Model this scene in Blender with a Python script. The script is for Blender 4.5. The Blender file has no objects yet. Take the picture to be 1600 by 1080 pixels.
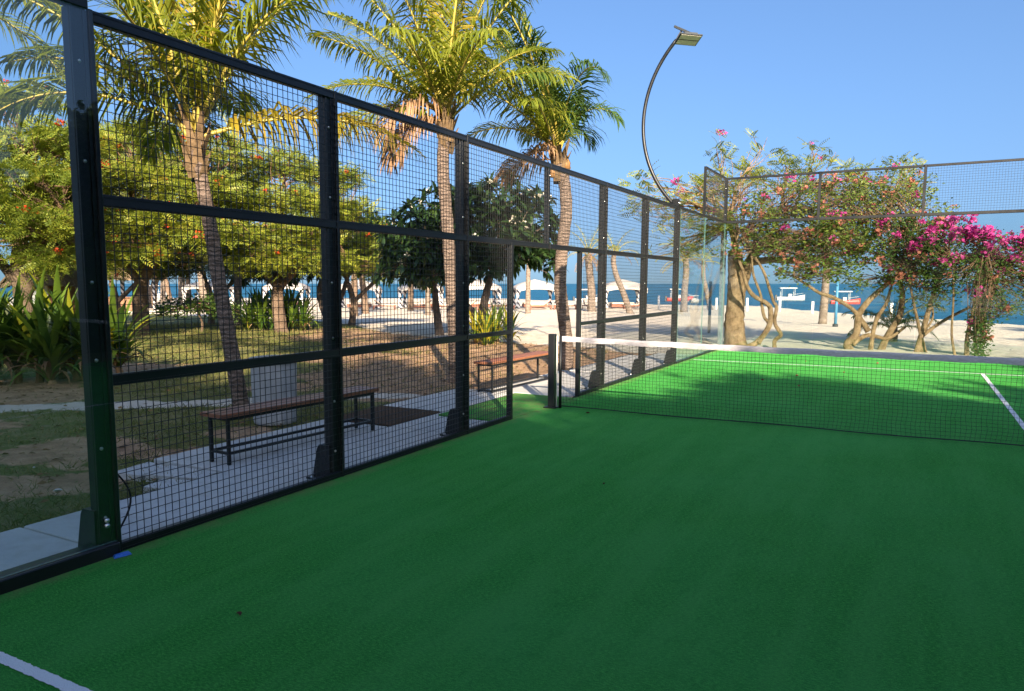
import bpy, math, random
import numpy as np
from mathutils import Vector, Matrix

random.seed(7)
rng = np.random.default_rng(11)
scene = bpy.context.scene
COL = scene.collection
R = math.radians

# ------------------------------------------------------------------ camera
cam_data = bpy.data.cameras.new('camera')
cam = bpy.data.objects.new('camera', cam_data)
COL.objects.link(cam)
cam.location = (3.8885, -8.6757, 1.5435)
cam.rotation_euler = (math.pi / 2 - 0.1149, 0.0, 0.5218)
cam_data.sensor_width = 36.0
cam_data.lens = 36.0 * 1185.566 / 1600.0
cam_data.shift_x = 0.03823
cam_data.shift_y = 0.02514
cam_data.clip_start = 0.05
cam_data.clip_end = 60000.0
scene.camera = cam

# ------------------------------------------------------------------ light
SUN_AZ = math.atan2(0.57, -0.82)       # compass-like angle from +Y towards +X
SUN_EL = R(22.0)
world = bpy.data.worlds.new('World')
scene.world = world
world.use_nodes = True
wn, wl = world.node_tree.nodes, world.node_tree.links
wn.clear()
sky = wn.new('ShaderNodeTexSky')
sky.sky_type = 'NISHITA'
sky.sun_disc = False
sky.sun_elevation = SUN_EL
sky.sun_rotation = SUN_AZ
sky.air_density = 1.0
sky.dust_density = 4.5
sky.ozone_density = 6.0
bg = wn.new('ShaderNodeBackground')
bg.inputs['Strength'].default_value = 0.059
wo = wn.new('ShaderNodeOutputWorld')
tc = wn.new('ShaderNodeTexCoord')
va = wn.new('ShaderNodeVectorMath'); va.operation = 'ADD'; va.inputs[1].default_value = (0, 0, .085)
vn = wn.new('ShaderNodeVectorMath'); vn.operation = 'NORMALIZE'
wl.new(tc.outputs['Generated'], va.inputs[0]); wl.new(va.outputs[0], vn.inputs[0]); wl.new(vn.outputs[0], sky.inputs[0])
wl.new(sky.outputs[0], bg.inputs[0])
wl.new(bg.outputs[0], wo.inputs[0])

sd = bpy.data.lights.new('sun', 'SUN')
sd.energy = 3.6
sd.angle = R(0.7)
sd.color = (1.0, 0.83, 0.62)
sun = bpy.data.objects.new('sun', sd)
COL.objects.link(sun)
to_sun = Vector((math.sin(SUN_AZ) * math.cos(SUN_EL), math.cos(SUN_AZ) * math.cos(SUN_EL), math.sin(SUN_EL)))
sun.rotation_euler = to_sun.to_track_quat('Z', 'Y').to_euler()
sun.location = (20, -30, 20)

scene.view_settings.view_transform = 'Standard'
scene.view_settings.look = 'None'
scene.view_settings.gamma = 1.0
scene.view_settings.use_curve_mapping = False
scene.view_settings.exposure = 2.18
scene.render.engine = 'CYCLES'
scene.cycles.transparent_max_bounces = 24

# ------------------------------------------------------------------ helpers
RX = Vector((0.867, 0.498, 0.0))       # along the view's right, in plan
FX = Vector((-0.498, 0.867, 0.0))      # away from the viewer, in plan
ZV = Vector((0, 0, 1))


def sstep(a, b, x):
    t = np.clip((np.asarray(x, float) - a) / (b - a), 0, 1)
    return t * t * (3 - 2 * t)


def tz(x, y):
    return -0.05 - 0.5 * float(sstep(22, 55, -.498 * (x - 3.89) + .867 * (y + 8.68)))


def np_mesh(name, V, F, smooth=False):
    """V (n,3); F (m,k) with one k, or list of such arrays."""
    V = np.ascontiguousarray(np.asarray(V, np.float32))
    if isinstance(F, np.ndarray):
        F = [F]
    F = [np.asarray(f, np.int32) for f in F if len(f)]
    me = bpy.data.meshes.new(name)
    nl = sum(f.size for f in F)
    nf = sum(len(f) for f in F)
    me.vertices.add(len(V)); me.loops.add(nl); me.polygons.add(nf)
    me.vertices.foreach_set('co', V.ravel())
    me.loops.foreach_set('vertex_index', np.concatenate([f.ravel() for f in F]))
    tot = np.concatenate([np.full(len(f), f.shape[1], np.int32) for f in F])
    start = np.concatenate([[0], np.cumsum(tot)[:-1]]).astype(np.int32)
    me.polygons.foreach_set('loop_start', start)
    me.polygons.foreach_set('loop_total', tot)
    if smooth:
        me.polygons.foreach_set('use_smooth', np.ones(nf, bool))
    me.update(calc_edges=True)
    me.validate()
    return me


def link(name, me, mat=None, parent=None):
    o = bpy.data.objects.new(name, me)
    COL.objects.link(o)
    if me is not None and mat is not None and not me.materials:
        me.materials.append(mat)
    if parent is not None:
        o.parent = parent
    return o


def tag(o, label=None, cat=None, group=None, kind=None):
    if label: o['label'] = label
    if cat: o['category'] = cat
    if group: o['group'] = group
    if kind: o['kind'] = kind
    return o


def empty(name, loc, label, cat, group=None, rz=0.0):
    o = bpy.data.objects.new(name, None)
    COL.objects.link(o)
    o.empty_display_size = 0.2
    o.location = loc
    o.rotation_euler = (0, 0, rz)
    tag(o, label, cat, group)
    return o


def copy_tree(o, parent=None):
    c = o.copy()
    COL.objects.link(c)
    c.parent = parent
    for ch in o.children:
        copy_tree(ch, c)
    return c


class MB:
    """collects polygons for one mesh"""
    def __init__(self):
        self.v = []; self.f = []

    def add(self, vs, fs):
        b = len(self.v)
        self.v.extend([tuple(p) for p in vs])
        self.f.extend([tuple(i + b for i in q) for q in fs])
        return self

    def box(self, x0, x1, y0, y1, z0, z1, bev=0.0):
        if bev <= 0:
            vs = [(x, y, z) for z in (z0, z1) for (x, y) in ((x0, y0), (x1, y0), (x1, y1), (x0, y1))]
            return self.add(vs, [(3, 2, 1, 0), (4, 5, 6, 7), (0, 1, 5, 4), (1, 2, 6, 5), (2, 3, 7, 6), (3, 0, 4, 7)])
        b = bev
        vs = []
        for z, i in ((z0, b), (z0 + b, 0), (z1 - b, 0), (z1, b)):
            xa, xb, ya, yb = x0 + i, x1 - i, y0 + i, y1 - i
            vs += [(xa + b, ya, z), (xb - b, ya, z), (xb, ya + b, z), (xb, yb - b, z),
                   (xb - b, yb, z), (xa + b, yb, z), (xa, yb - b, z), (xa, ya + b, z)]
        fs = [tuple(range(7, -1, -1)), tuple(range(24, 32))]
        for k in range(3):
            for i in range(8):
                j = (i + 1) % 8
                fs.append((k * 8 + i, k * 8 + j, k * 8 + 8 + j, k * 8 + 8 + i))
        return self.add(vs, fs)

    def bar(self, a, b, w, h=None, up=(0, 0, 1)):
        """rectangular bar from a to b"""
        a, b = Vector(a), Vector(b)
        h = h or w
        d = (b - a).normalized()
        s = d.cross(Vector(up))
        if s.length < 1e-4: s = d.cross(Vector((1, 0, 0)))
        s.normalize(); u = s.cross(d)
        vs = []
        for p in (a, b):
            for i, j in ((-1, -1), (1, -1), (1, 1), (-1, 1)):
                vs.append(p + s * (i * w / 2) + u * (j * h / 2))
        return self.add(vs, [(3, 2, 1, 0), (4, 5, 6, 7), (0, 1, 5, 4), (1, 2, 6, 5), (2, 3, 7, 6), (3, 0, 4, 7)])

    def tube(self, path, radii, n=8, cap=True, jit=0.0):
        path = [Vector(p) for p in path]
        if not isinstance(radii, (list, tuple)): radii = [radii] * len(path)
        t0 = (path[1] - path[0]).normalized()
        s = t0.cross(Vector((0.3, 0.1, 1)) if abs(t0.z) < .95 else Vector((1, 0, 0))).normalized()
        vs = []; fs = []
        for k, p in enumerate(path):
            t = (path[min(k + 1, len(path) - 1)] - path[max(k - 1, 0)]).normalized()
            s = (s - t * s.dot(t)).normalized(); u = t.cross(s)
            for i in range(n):
                a = 2 * math.pi * i / n
                rr = radii[k] * (1 + (random.uniform(-jit, jit) if jit else 0))
                vs.append(p + (s * math.cos(a) + u * math.sin(a)) * rr)
            if k:
                for i in range(n):
                    j = (i + 1) % n
                    fs.append(((k - 1) * n + i, (k - 1) * n + j, k * n + j, k * n + i))
        if cap:
            fs.append(tuple(range(n - 1, -1, -1)))
            fs.append(tuple(range((len(path) - 1) * n, len(path) * n)))
        return self.add(vs, fs)

    def lathe(self, prof, n=16, c=(0, 0, 0)):
        vs = []; fs = []
        for r, z in prof:
            for i in range(n):
                a = 2 * math.pi * i / n
                vs.append((c[0] + r * math.cos(a), c[1] + r * math.sin(a), c[2] + z))
        for k in range(len(prof) - 1):
            for i in range(n):
                j = (i + 1) % n
                fs.append((k * n + i, k * n + j, (k + 1) * n + j, (k + 1) * n + i))
        return self.add(vs, fs)

    def mesh(self, name, smooth=False):
        me = bpy.data.meshes.new(name)
        me.from_pydata(self.v, [], self.f)
        if smooth:
            me.polygons.foreach_set('use_smooth', [True] * len(me.polygons))
        me.update()
        return me

    def build(self, name, mat, parent=None, smooth=False):
        return link(name, self.mesh(name, smooth), mat, parent)


def frames(d, roll):
    """rotation matrices whose x axis is d, rolled about it. d (n,3), roll (n,)"""
    d = d / np.linalg.norm(d, axis=1, keepdims=True)
    up = np.tile(np.array([0, 0, 1.0]), (len(d), 1))
    bad = np.abs(d[:, 2]) > .97
    up[bad] = (1, 0, 0)
    s = np.cross(up, d); s /= np.linalg.norm(s, axis=1, keepdims=True)
    u = np.cross(d, s)
    c, q = np.cos(roll)[:, None], np.sin(roll)[:, None]
    s2 = s * c + u * q
    u2 = -s * q + u * c
    return np.stack([d, s2, u2], axis=2)


def scatter(name, tv, tf, Rm, pos, scale, smooth=False):
    """copies of a template (tv,tf) joined into one mesh"""
    tv = np.asarray(tv, float); n = len(pos)
    V = np.einsum('nij,kj->nki', Rm, tv) * np.asarray(scale).reshape(-1, 1, 1) + np.asarray(pos)[:, None, :]
    if isinstance(tf, np.ndarray): tf = [tf]
    k = len(tv)
    F = [(f[None] + (np.arange(n) * k)[:, None, None]).reshape(-1, f.shape[1]) for f in tf]
    return np_mesh(name, V.reshape(-1, 3), F, smooth)


# ------------------------------------------------------------------ materials
def new_mat(name):
    m = bpy.data.materials.new(name)
    m.use_nodes = True
    nt = m.node_tree
    nt.nodes.clear()
    out = nt.nodes.new('ShaderNodeOutputMaterial')
    return m, nt, nt.nodes, nt.links, out


def ramp(nt, fac, stops):
    r = nt.nodes.new('ShaderNodeValToRGB')
    el = r.color_ramp.elements
    while len(el) < len(stops): el.new(0.5)
    for e, (p, c) in zip(el, stops):
        e.position = p; e.color = (*c, 1)
    nt.links.new(fac, r.inputs[0])
    return r.outputs[0]


def noise(nt, scale, detail=4, rough=.55, vec=None, dist=0.0):
    n = nt.nodes.new('ShaderNodeTexNoise')
    n.inputs['Scale'].default_value = scale
    n.inputs['Detail'].default_value = detail
    n.inputs['Roughness'].default_value = rough
    n.inputs['Distortion'].default_value = dist
    if vec is not None: nt.links.new(vec, n.inputs['Vector'])
    return n.outputs['Fac']


def coords(nt, scale=None, kind='Object'):
    if kind == 'World':
        o = nt.nodes.new('ShaderNodeNewGeometry').outputs['Position']
    else:
        o = nt.nodes.new('ShaderNodeTexCoord').outputs[kind]
    if scale:
        mp = nt.nodes.new('ShaderNodeMapping')
        mp.inputs['Scale'].default_value = scale
        nt.links.new(o, mp.inputs['Vector'])
        return mp.outputs[0]
    return o


def mixc(nt, fac, a, b, mode='MIX'):
    m = nt.nodes.new('ShaderNodeMix')
    m.data_type = 'RGBA'; m.blend_type = mode
    for sock, v in ((m.inputs[0], fac), (m.inputs[6], a), (m.inputs[7], b)):
        if isinstance(v, (int, float)): sock.default_value = v
        elif isinstance(v, tuple): sock.default_value = (*v, 1)
        else: nt.links.new(v, sock)
    return m.outputs[2]


def mathn(nt, op, a, b=None):
    m = nt.nodes.new('ShaderNodeMath'); m.operation = op
    for s, v in zip(m.inputs, (a, b)):
        if v is None: continue
        if isinstance(v, (int, float)): s.default_value = v
        else: nt.links.new(v, s)
    return m.outputs[0]


def bump(nt, h, strength=.3, dist=.02):
    b = nt.nodes.new('ShaderNodeBump')
    b.inputs['Strength'].default_value = strength
    b.inputs['Distance'].default_value = dist
    nt.links.new(h, b.inputs['Height'])
    return b.outputs[0]


def principled(nt, out, color, rough=.6, spec=.4, normal=None, metal=0.0):
    p = nt.nodes.new('ShaderNodeBsdfPrincipled')
    if isinstance(color, tuple): p.inputs['Base Color'].default_value = (*color, 1)
    else: nt.links.new(color, p.inputs['Base Color'])
    if isinstance(rough, (int, float)): p.inputs['Roughness'].default_value = rough
    else: nt.links.new(rough, p.inputs['Roughness'])
    p.inputs['Specular IOR Level'].default_value = spec
    p.inputs['Metallic'].default_value = metal
    if normal is not None: nt.links.new(normal, p.inputs['Normal'])
    nt.links.new(p.outputs[0], out.inputs[0])
    return p


def simple(name, col, rough=.6, spec=.4, var=.25, scale=8, bmp=.1, metal=0.0, kind='Object'):
    m, nt, N, L, out = new_mat(name)
    v = coords(nt, kind=kind)
    f = noise(nt, scale, 5, .6, v)
    dark = tuple(c * (1 - var) for c in col); light = tuple(min(1, c * (1 + var)) for c in col)
    c = ramp(nt, f, [(.3, dark), (.7, light)])
    f2 = noise(nt, scale * 6, 4, .6, v)
    rr = nt.nodes.new('ShaderNodeMapRange')
    rr.inputs['To Min'].default_value = max(0, rough - .1); rr.inputs['To Max'].default_value = min(1, rough + .1)
    L.new(f2, rr.inputs[0])
    principled(nt, out, c, rr.outputs[0], spec, bump(nt, f2, bmp, .01) if bmp else None, metal)
    return m


def leaf_mat(name, stops, trans=.35, rough=.45, spec=.35, tcol=None):
    m, nt, N, L, out = new_mat(name)
    g = N.new('ShaderNodeNewGeometry')
    cl = noise(nt, 1.5, 3, .6, g.outputs['Position'])
    cl = mathn(nt, 'MULTIPLY', mathn(nt, 'SUBTRACT', cl, .28), 1.9)
    fac = mathn(nt, 'ADD', mathn(nt, 'MULTIPLY', g.outputs['Random Per Island'], .45), mathn(nt, 'MULTIPLY', cl, .55))
    c = ramp(nt, fac, stops)
    p = principled(nt, out, c, rough, spec)
    t = N.new('ShaderNodeBsdfTranslucent')
    hs = N.new('ShaderNodeHueSaturation')
    hs.inputs['Saturation'].default_value = 1.1
    hs.inputs['Value'].default_value = 1.25
    L.new(c, hs.inputs['Color'])
    L.new(hs.outputs[0], t.inputs[0])
    mx = N.new('ShaderNodeMixShader')
    mx.inputs[0].default_value = trans
    L.new(p.outputs[0], mx.inputs[1]); L.new(t.outputs[0], mx.inputs[2])
    L.new(mx.outputs[0], out.inputs[0])
    return m


def bark_mat(name, dark, light, ring=0.0, scale=6):
    m, nt, N, L, out = new_mat(name)
    v = coords(nt, kind='World')
    n1 = noise(nt, scale, 6, .65, v)
    c = ramp(nt, n1, [(.3, dark), (.68, light)])
    h = noise(nt, scale * 7, 5, .7, v)
    if ring:
        w = N.new('ShaderNodeTexWave'); w.wave_type = 'BANDS'; w.bands_direction = 'Z'
        w.inputs['Scale'].default_value = ring; w.inputs['Distortion'].default_value = 4.5
        w.inputs['Detail'].default_value = 2; w.inputs['Detail Scale'].default_value = 2
        L.new(v, w.inputs['Vector'])
        c = mixc(nt, mathn(nt, 'MULTIPLY', mathn(nt, 'POWER', w.outputs['Fac'], 5.0), .3), c, tuple(x * .5 for x in dark))
        h = mathn(nt, 'ADD', h, mathn(nt, 'MULTIPLY', w.outputs['Fac'], -.5))
    else:
        v2 = coords(nt, (9, 9, 1.6), 'World')
        h = mathn(nt, 'ADD', h, noise(nt, 3, 5, .6, v2))
    principled(nt, out, c, .92, .1, bump(nt, h, 1.0, .05))
    return m


M = {}
M['metal'] = simple('black_powder_coat', (.010, .0115, .014), .38, .45, .35, 5, .03)
def mk_metal():
    m, nt, N, L, out = new_mat('black_powder_coat')
    v = coords(nt, kind='World')
    n1 = noise(nt, 2.2, 5, .65, v); n2 = noise(nt, 45, 4, .7, v)
    sp = coords(nt, (30, 30, 1.2), 'World'); n3 = noise(nt, 2, 4, .6, sp)
    c = mixc(nt, ramp(nt, n1, [(.45, (0, 0, 0)), (.8, (.35, .35, .35))]), (.008, .009, .011), (.018, .018, .018))
    c = mixc(nt, ramp(nt, n3, [(.58, (0, 0, 0)), (.75, (.3, .3, .3))]), c, (.028, .027, .025))
    c = mixc(nt, ramp(nt, n2, [(.66, (0, 0, 0)), (.75, (.4, .4, .4))]), c, (.045, .04, .035))
    r = ramp(nt, n1, [(.3, (.32, .32, .32)), (.75, (.55, .55, .55))])
    principled(nt, out, c, r, .45, bump(nt, n2, .05, .004))
    M['metal'] = m


mk_metal()
M['wire'] = simple('black_wire_coat', (.013, .014, .016), .42, .5, .2, 20, 0)
M['bolt'] = simple('zinc_bolt', (.62, .62, .63), .32, .5, .15, 30, .05, 1.0)
M['steel_grey'] = simple('galvanised_steel', (.17, .20, .21), .5, .5, .2, 12, .05)
M['bench_wood'] = None
M['white_fabric'] = simple('white_canvas', (.42, .39, .36), .8, .2, .08, 6, .2)
M['white_paint'] = simple('white_paint', (.62, .61, .59), .5, .4, .08, 5, .05)
M['boat_paint'] = simple('weathered_white_boat_paint', (.40, .40, .39), .5, .4, .15, 3, .05)
M['red_paint'] = simple('red_paint', (.42, .055, .045), .45, .4, .2, 4, .05)
M['blue_paint'] = simple('blue_paint', (.05, .18, .30), .5, .4, .2, 4, .05)
M['dark_paint'] = simple('dark_paint', (.03, .035, .04), .5, .4, .2, 4, .05)
M['wood'] = simple('weathered_timber', (.20, .105, .06), .75, .2, .35, 9, .3)
M['lounger_wood'] = simple('stained_timber', (.22, .085, .05), .6, .3, .3, 8, .2)
M['cushion'] = simple('cream_cushion', (.62, .52, .42), .9, .1, .1, 6, .1)
M['lamp_face'] = simple('lamp_diffuser', (.60, .55, .46), .35, .5, .06, 30, 0)
M['rubber'] = simple('black_rubber', (.015, .015, .016), .6, .3, .2, 20, .1)
M['blue_tape'] = simple('blue_plastic', (.03, .14, .52), .4, .4, .25, 40, .2)
M['bin'] = simple('grey_plastic', (.33, .34, .34), .6, .35, .18, 4, .12)
M['stone'] = simple('grey_stone', (.40, .37, .33), .85, .2, .3, 5, .5, kind='World')
M['debris'] = simple('pale_scrap', (.7, .69, .66), .8, .2, .15, 30, .2)
M['dry_leaf'] = simple('dry_brown_leaf', (.09, .045, .03), .8, .2, .4, 40, .3)
M['petal'] = simple('fallen_petal', (.45, .08, .09), .7, .2, .3, 40, .1)
M['coconut'] = simple('coconut_husk', (.24, .13, .05), .6, .3, .3, 10, .2)
M['pod'] = simple('brown_seed_pod', (.10, .05, .03), .7, .25, .3, 12, .1)

# palm leaflets
M['palm_green'] = leaf_mat('palm_leaflets_green', [(0, (.08, .12, .018)), (.45, (.21, .245, .03)), (.8, (.34, .33, .042)), (1, (.44, .38, .07))], .45, .42, .4)
M['palm_dark'] = leaf_mat('palm_leaflets_dark', [(0, (.035, .08, .02)), (.6, (.095, .16, .03)), (1, (.19, .22, .045))], .42, .4, .4)
M['palm_yellow'] = leaf_mat('palm_leaflets_yellow', [(0, (.14, .15, .02)), (.5, (.32, .25, .025)), (1, (.42, .25, .04))], .4, .45, .4)
M['palm_dry'] = leaf_mat('palm_leaflets_dry', [(0, (.20, .11, .06)), (.6, (.38, .24, .14)), (1, (.48, .35, .20))], .2, .8, .1)
M['rachis'] = simple('palm_midrib', (.34, .27, .05), .45, .4, .3, 3, .05, kind='World')
M['rachis_dry'] = simple('dry_palm_midrib', (.30, .17, .08), .7, .2, .3, 3, .1, kind='World')
M['fibre'] = simple('palm_sheath_fibre', (.17, .115, .065), .9, .1, .45, 14, .6, kind='World')
M['palm_trunk'] = bark_mat('palm_trunk_bark', (.15, .11, .09), (.36, .275, .225), 5.5, 9)
M['palm_trunk_far'] = bark_mat('grey_palm_bark', (.14, .11, .085), (.29, .23, .185), 1.5, 5)
M['bark'] = bark_mat('brown_bark', (.10, .07, .05), (.24, .17, .12), 0, 5)
M['bark_tan'] = bark_mat('tan_bark', (.14, .085, .045), (.44, .30, .18), 0, 7)
M['bark_grey'] = bark_mat('grey_bark', (.11, .085, .07), (.26, .20, .16), 0, 5)
M['twig'] = simple('twig_bark', (.15, .09, .055), .85, .15, .35, 3, .1, kind='World')
M['flame_leaf'] = leaf_mat('feathery_leaves', [(0, (.06, .085, .016)), (.35, (.15, .20, .026)), (.65, (.28, .30, .036)), (.85, (.40, .33, .05)), (1, (.42, .24, .06))], .4, .5, .3)
M['flame_leaf_dull'] = leaf_mat('feathery_leaves_olive', [(0, (.05, .055, .018)), (.45, (.10, .115, .028)), (.8, (.17, .16, .04)), (1, (.22, .19, .06))], .35, .55, .25)
M['flame_flower'] = leaf_mat('orange_red_flowers', [(0, (.42, .030, .015)), (.6, (.60, .075, .02)), (1, (.66, .20, .05))], .3, .6, .2)
M['boug_leaf'] = leaf_mat('vine_leaves', [(0, (.025, .06, .015)), (.5, (.065, .12, .024)), (.85, (.13, .18, .032)), (1, (.22, .16, .05))], .35, .45, .35)
M['boug_leaf_olive'] = leaf_mat('vine_leaves_olive', [(0, (.06, .095, .02)), (.5, (.13, .19, .03)), (.88, (.23, .25, .05)), (1, (.30, .20, .09))], .35, .5, .3)
M['boug_flower'] = leaf_mat('magenta_bracts', [(0, (.42, .03, .20)), (.5, (.60, .07, .32)), (1, (.70, .20, .42))], .4, .6, .2)
M['boug_faded'] = leaf_mat('faded_bracts', [(0, (.33, .10, .08)), (.5, (.45, .17, .12)), (1, (.50, .25, .17))], .35, .7, .15)
M['plum_leaf'] = leaf_mat('plumeria_leaves', [(0, (.010, .028, .012)), (.55, (.028, .060, .018)), (.9, (.065, .105, .022)), (1, (.22, .20, .05))], .25, .35, .5)
M['plum_flower'] = leaf_mat('cream_flowers', [(0, (.70, .62, .44)), (.6, (.80, .76, .66)), (1, (.82, .78, .72))], .3, .6, .2)
M['strap_leaf'] = leaf_mat('strap_leaves', [(0, (.020, .050, .010)), (.5, (.040, .085, .014)), (1, (.075, .120, .020))], .35, .3, .5)
M['strap_yellow'] = leaf_mat('yellow_strap_leaves', [(0, (.20, .22, .02)), (1, (.42, .36, .04))], .4, .4, .4)
M['strap_dry'] = leaf_mat('withered_strap_leaves', [(0, (.16, .09, .05)), (1, (.36, .24, .14))], .2, .8, .1)
M['cas_leaf'] = leaf_mat('fine_needle_foliage', [(0, (.030, .045, .014)), (.6, (.07, .09, .024)), (1, (.13, .13, .04))], .3, .6, .2)
M['shade_leaf'] = leaf_mat('dense_tree_leaves', [(0, (.02, .045, .012)), (1, (.06, .10, .02))], .15, .5, .3)


def mk_strap():
    # strap leaves are separate objects: vary by object as well
    for k, a, b in (('strap_leaf', (.035, .08, .014), (.15, .22, .028)), ('strap_yellow', (.22, .24, .02), (.46, .38, .04)), ('strap_dry', (.14, .08, .045), (.38, .26, .15))):
        m = M[k]; nt = m.node_tree
        oi = nt.nodes.new('ShaderNodeObjectInfo')
        rp = [n for n in nt.nodes if n.type == 'VALTORGB'][0]
        while len(rp.color_ramp.elements) > 2: rp.color_ramp.elements.remove(rp.color_ramp.elements[1])
        rp.color_ramp.elements[0].position = 0; rp.color_ramp.elements[1].position = 1
        rp.color_ramp.elements[0].color = (*a, 1); rp.color_ramp.elements[1].color = (*b, 1)
        nt.links.new(oi.outputs['Random'], rp.inputs[0])


mk_strap()


def mk_bench_wood():
    m, nt, N, L, out = new_mat('red_brown_varnished_wood')
    v = coords(nt, (40, 2.2, 40))
    f = noise(nt, 3, 6, .65, v, .4)
    oi = N.new('ShaderNodeObjectInfo')
    c = ramp(nt, f, [(.25, (.17, .060, .030)), (.55, (.32, .125, .062)), (.8, (.42, .19, .10))])
    c = mixc(nt, mathn(nt, 'MULTIPLY', oi.outputs['Random'], .35), c, (.12, .04, .02))
    principled(nt, out, c, .36, .5, bump(nt, f, .15, .004))
    M['bench_wood'] = m


mk_bench_wood()


def mk_glass():
    m, nt, N, L, out = new_mat('tempered_glass')
    fr = N.new('ShaderNodeFresnel'); fr.inputs['IOR'].default_value = 1.52
    k = mathn(nt, 'ADD', mathn(nt, 'MULTIPLY', fr.outputs[0], .32), .045)
    k = mathn(nt, 'MINIMUM', k, 1.0)
    t = N.new('ShaderNodeBsdfTransparent'); t.inputs[0].default_value = (.93, .965, .96, 1)
    g = N.new('ShaderNodeBsdfGlossy'); g.inputs['Roughness'].default_value = .01
    v = coords(nt, kind='World')
    n = noise(nt, 1.3, 3, .5, v)
    L.new(bump(nt, n, .02, .02), g.inputs['Normal'])
    mx = N.new('ShaderNodeMixShader')
    L.new(k, mx.inputs[0]); L.new(t.outputs[0], mx.inputs[1]); L.new(g.outputs[0], mx.inputs[2])
    # faint film of dust
    df = N.new('ShaderNodeBsdfDiffuse'); df.inputs[0].default_value = (.5, .5, .48, 1)
    dn = noise(nt, 2.5, 5, .6, v)
    r = ramp(nt, dn, [(.45, (.0, .0, .0)), (.9, (.012, .012, .012))])
    m2 = N.new('ShaderNodeMixShader')
    L.new(r, m2.inputs[0]); L.new(mx.outputs[0], m2.inputs[1]); L.new(df.outputs[0], m2.inputs[2])
    L.new(m2.outputs[0], out.inputs[0])
    M['glass'] = m
    m, nt, N, L, out = new_mat('glass_edge')
    principled(nt, out, (.10, .20, .18), .2, .5)
    M['glass_edge'] = m


mk_glass()


def mk_turf():
    m, nt, N, L, out = new_mat('artificial_turf')
    v = coords(nt, kind='World')
    big = noise(nt, .45, 5, .6, v)
    mid = noise(nt, 9, 5, .65, v)
    vs = coords(nt, (1.0, 2.4, 1.0), 'World')
    fine = noise(nt, 150, 4, .75, vs)
    fine2 = noise(nt, 620, 2, .6, vs)
    tuft = noise(nt, 46, 3, .7, vs)
    g = mathn(nt, 'ADD', mathn(nt, 'MULTIPLY', fine, .62), mathn(nt, 'MULTIPLY', tuft, .38))
    c = ramp(nt, g, [(.38, (.010, .075, .014)), (.5, (.044, .30, .046)), (.62, (.125, .60, .10))])
    c = mixc(nt, ramp(nt, big, [(.38, (0, 0, 0)), (.70, (.5, .5, .5))]), c, (.085, .41, .10))
    c = mixc(nt, ramp(nt, mid, [(.52, (0, 0, 0)), (.8, (.38, .38, .38))]), c, (.020, .19, .034))
    pile = noise(nt, 1.6, 5, .65, coords(nt, (2.6, .32, 1), 'World'))
    c = mixc(nt, ramp(nt, pile, [(.42, (0, 0, 0)), (.62, (.30, .30, .30))]), c, (.105, .42, .095))
    # stray grains of pale infill
    spk = noise(nt, 260, 2, .5, v)
    c = mixc(nt, ramp(nt, spk, [(.70, (0, 0, 0)), (.76, (.45, .45, .45))]), c, (.26, .36, .16))
    # infill sand collects along the foot of the walls
    sx = N.new('ShaderNodeSeparateXYZ'); L.new(v, sx.inputs[0])
    e = N.new('ShaderNodeMapRange'); e.inputs['From Min'].default_value = .02; e.inputs['From Max'].default_value = .16
    e.inputs['To Min'].default_value = 1; e.inputs['To Max'].default_value = 0
    L.new(sx.outputs[0], e.inputs[0])
    em = mathn(nt, 'MULTIPLY', e.outputs[0], ramp(nt, noise(nt, 5, 5, .7, v), [(.35, (0, 0, 0)), (.65, (.75, .75, .75))]))
    c = mixc(nt, em, c, (.22, .24, .10))
    h = mathn(nt, 'ADD', fine, mathn(nt, 'MULTIPLY', fine2, .5))
    p = principled(nt, out, c, .95, .06, bump(nt, h, .8, .012))
    M['turf'] = m
    m, nt, N, L, out = new_mat('white_turf_line')
    v = coords(nt, kind='World')
    fine = noise(nt, 200, 3, .7, v)
    c = ramp(nt, fine, [(.25, (.45, .50, .47)), (.55, (.80, .80, .80))])
    principled(nt, out, c, .85, .2, bump(nt, fine, .6, .01))
    M['line'] = m


mk_turf()


def mk_concrete():
    m, nt, N, L, out = new_mat('brushed_concrete')
    v = coords(nt, kind='World')
    a = noise(nt, 1.1, 5, .6, v); b = noise(nt, 9, 6, .65, v); f = noise(nt, 90, 3, .6, v)
    c = ramp(nt, a, [(.3, (.47, .47, .46)), (.7, (.62, .61, .58))])
    c = mixc(nt, ramp(nt, b, [(.45, (0, 0, 0)), (.8, (.5, .5, .5))]), c, (.38, .34, .29))
    c = mixc(nt, ramp(nt, f, [(.5, (0, 0, 0)), (.9, (.4, .4, .4))]), c, (.25, .24, .22))
    sx = N.new('ShaderNodeSeparateXYZ'); L.new(v, sx.inputs[0])
    e = N.new('ShaderNodeMapRange'); e.inputs['From Min'].default_value = -.34; e.inputs['From Max'].default_value = -.06
    L.new(sx.outputs[0], e.inputs[0])
    em = mathn(nt, 'MULTIPLY', e.outputs[0], ramp(nt, noise(nt, 4, 5, .7, v), [(.35, (0, 0, 0)), (.65, (.8, .8, .8))]))
    c = mixc(nt, em, c, (.27, .20, .12))
    principled(nt, out, c, .85, .25, bump(nt, mathn(nt, 'ADD', b, f), .25, .008))
    M['concrete'] = m
    M['mat'] = simple('brown_coir', (.10, .065, .045), .95, .1, .35, 60, .8)


mk_concrete()


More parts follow.
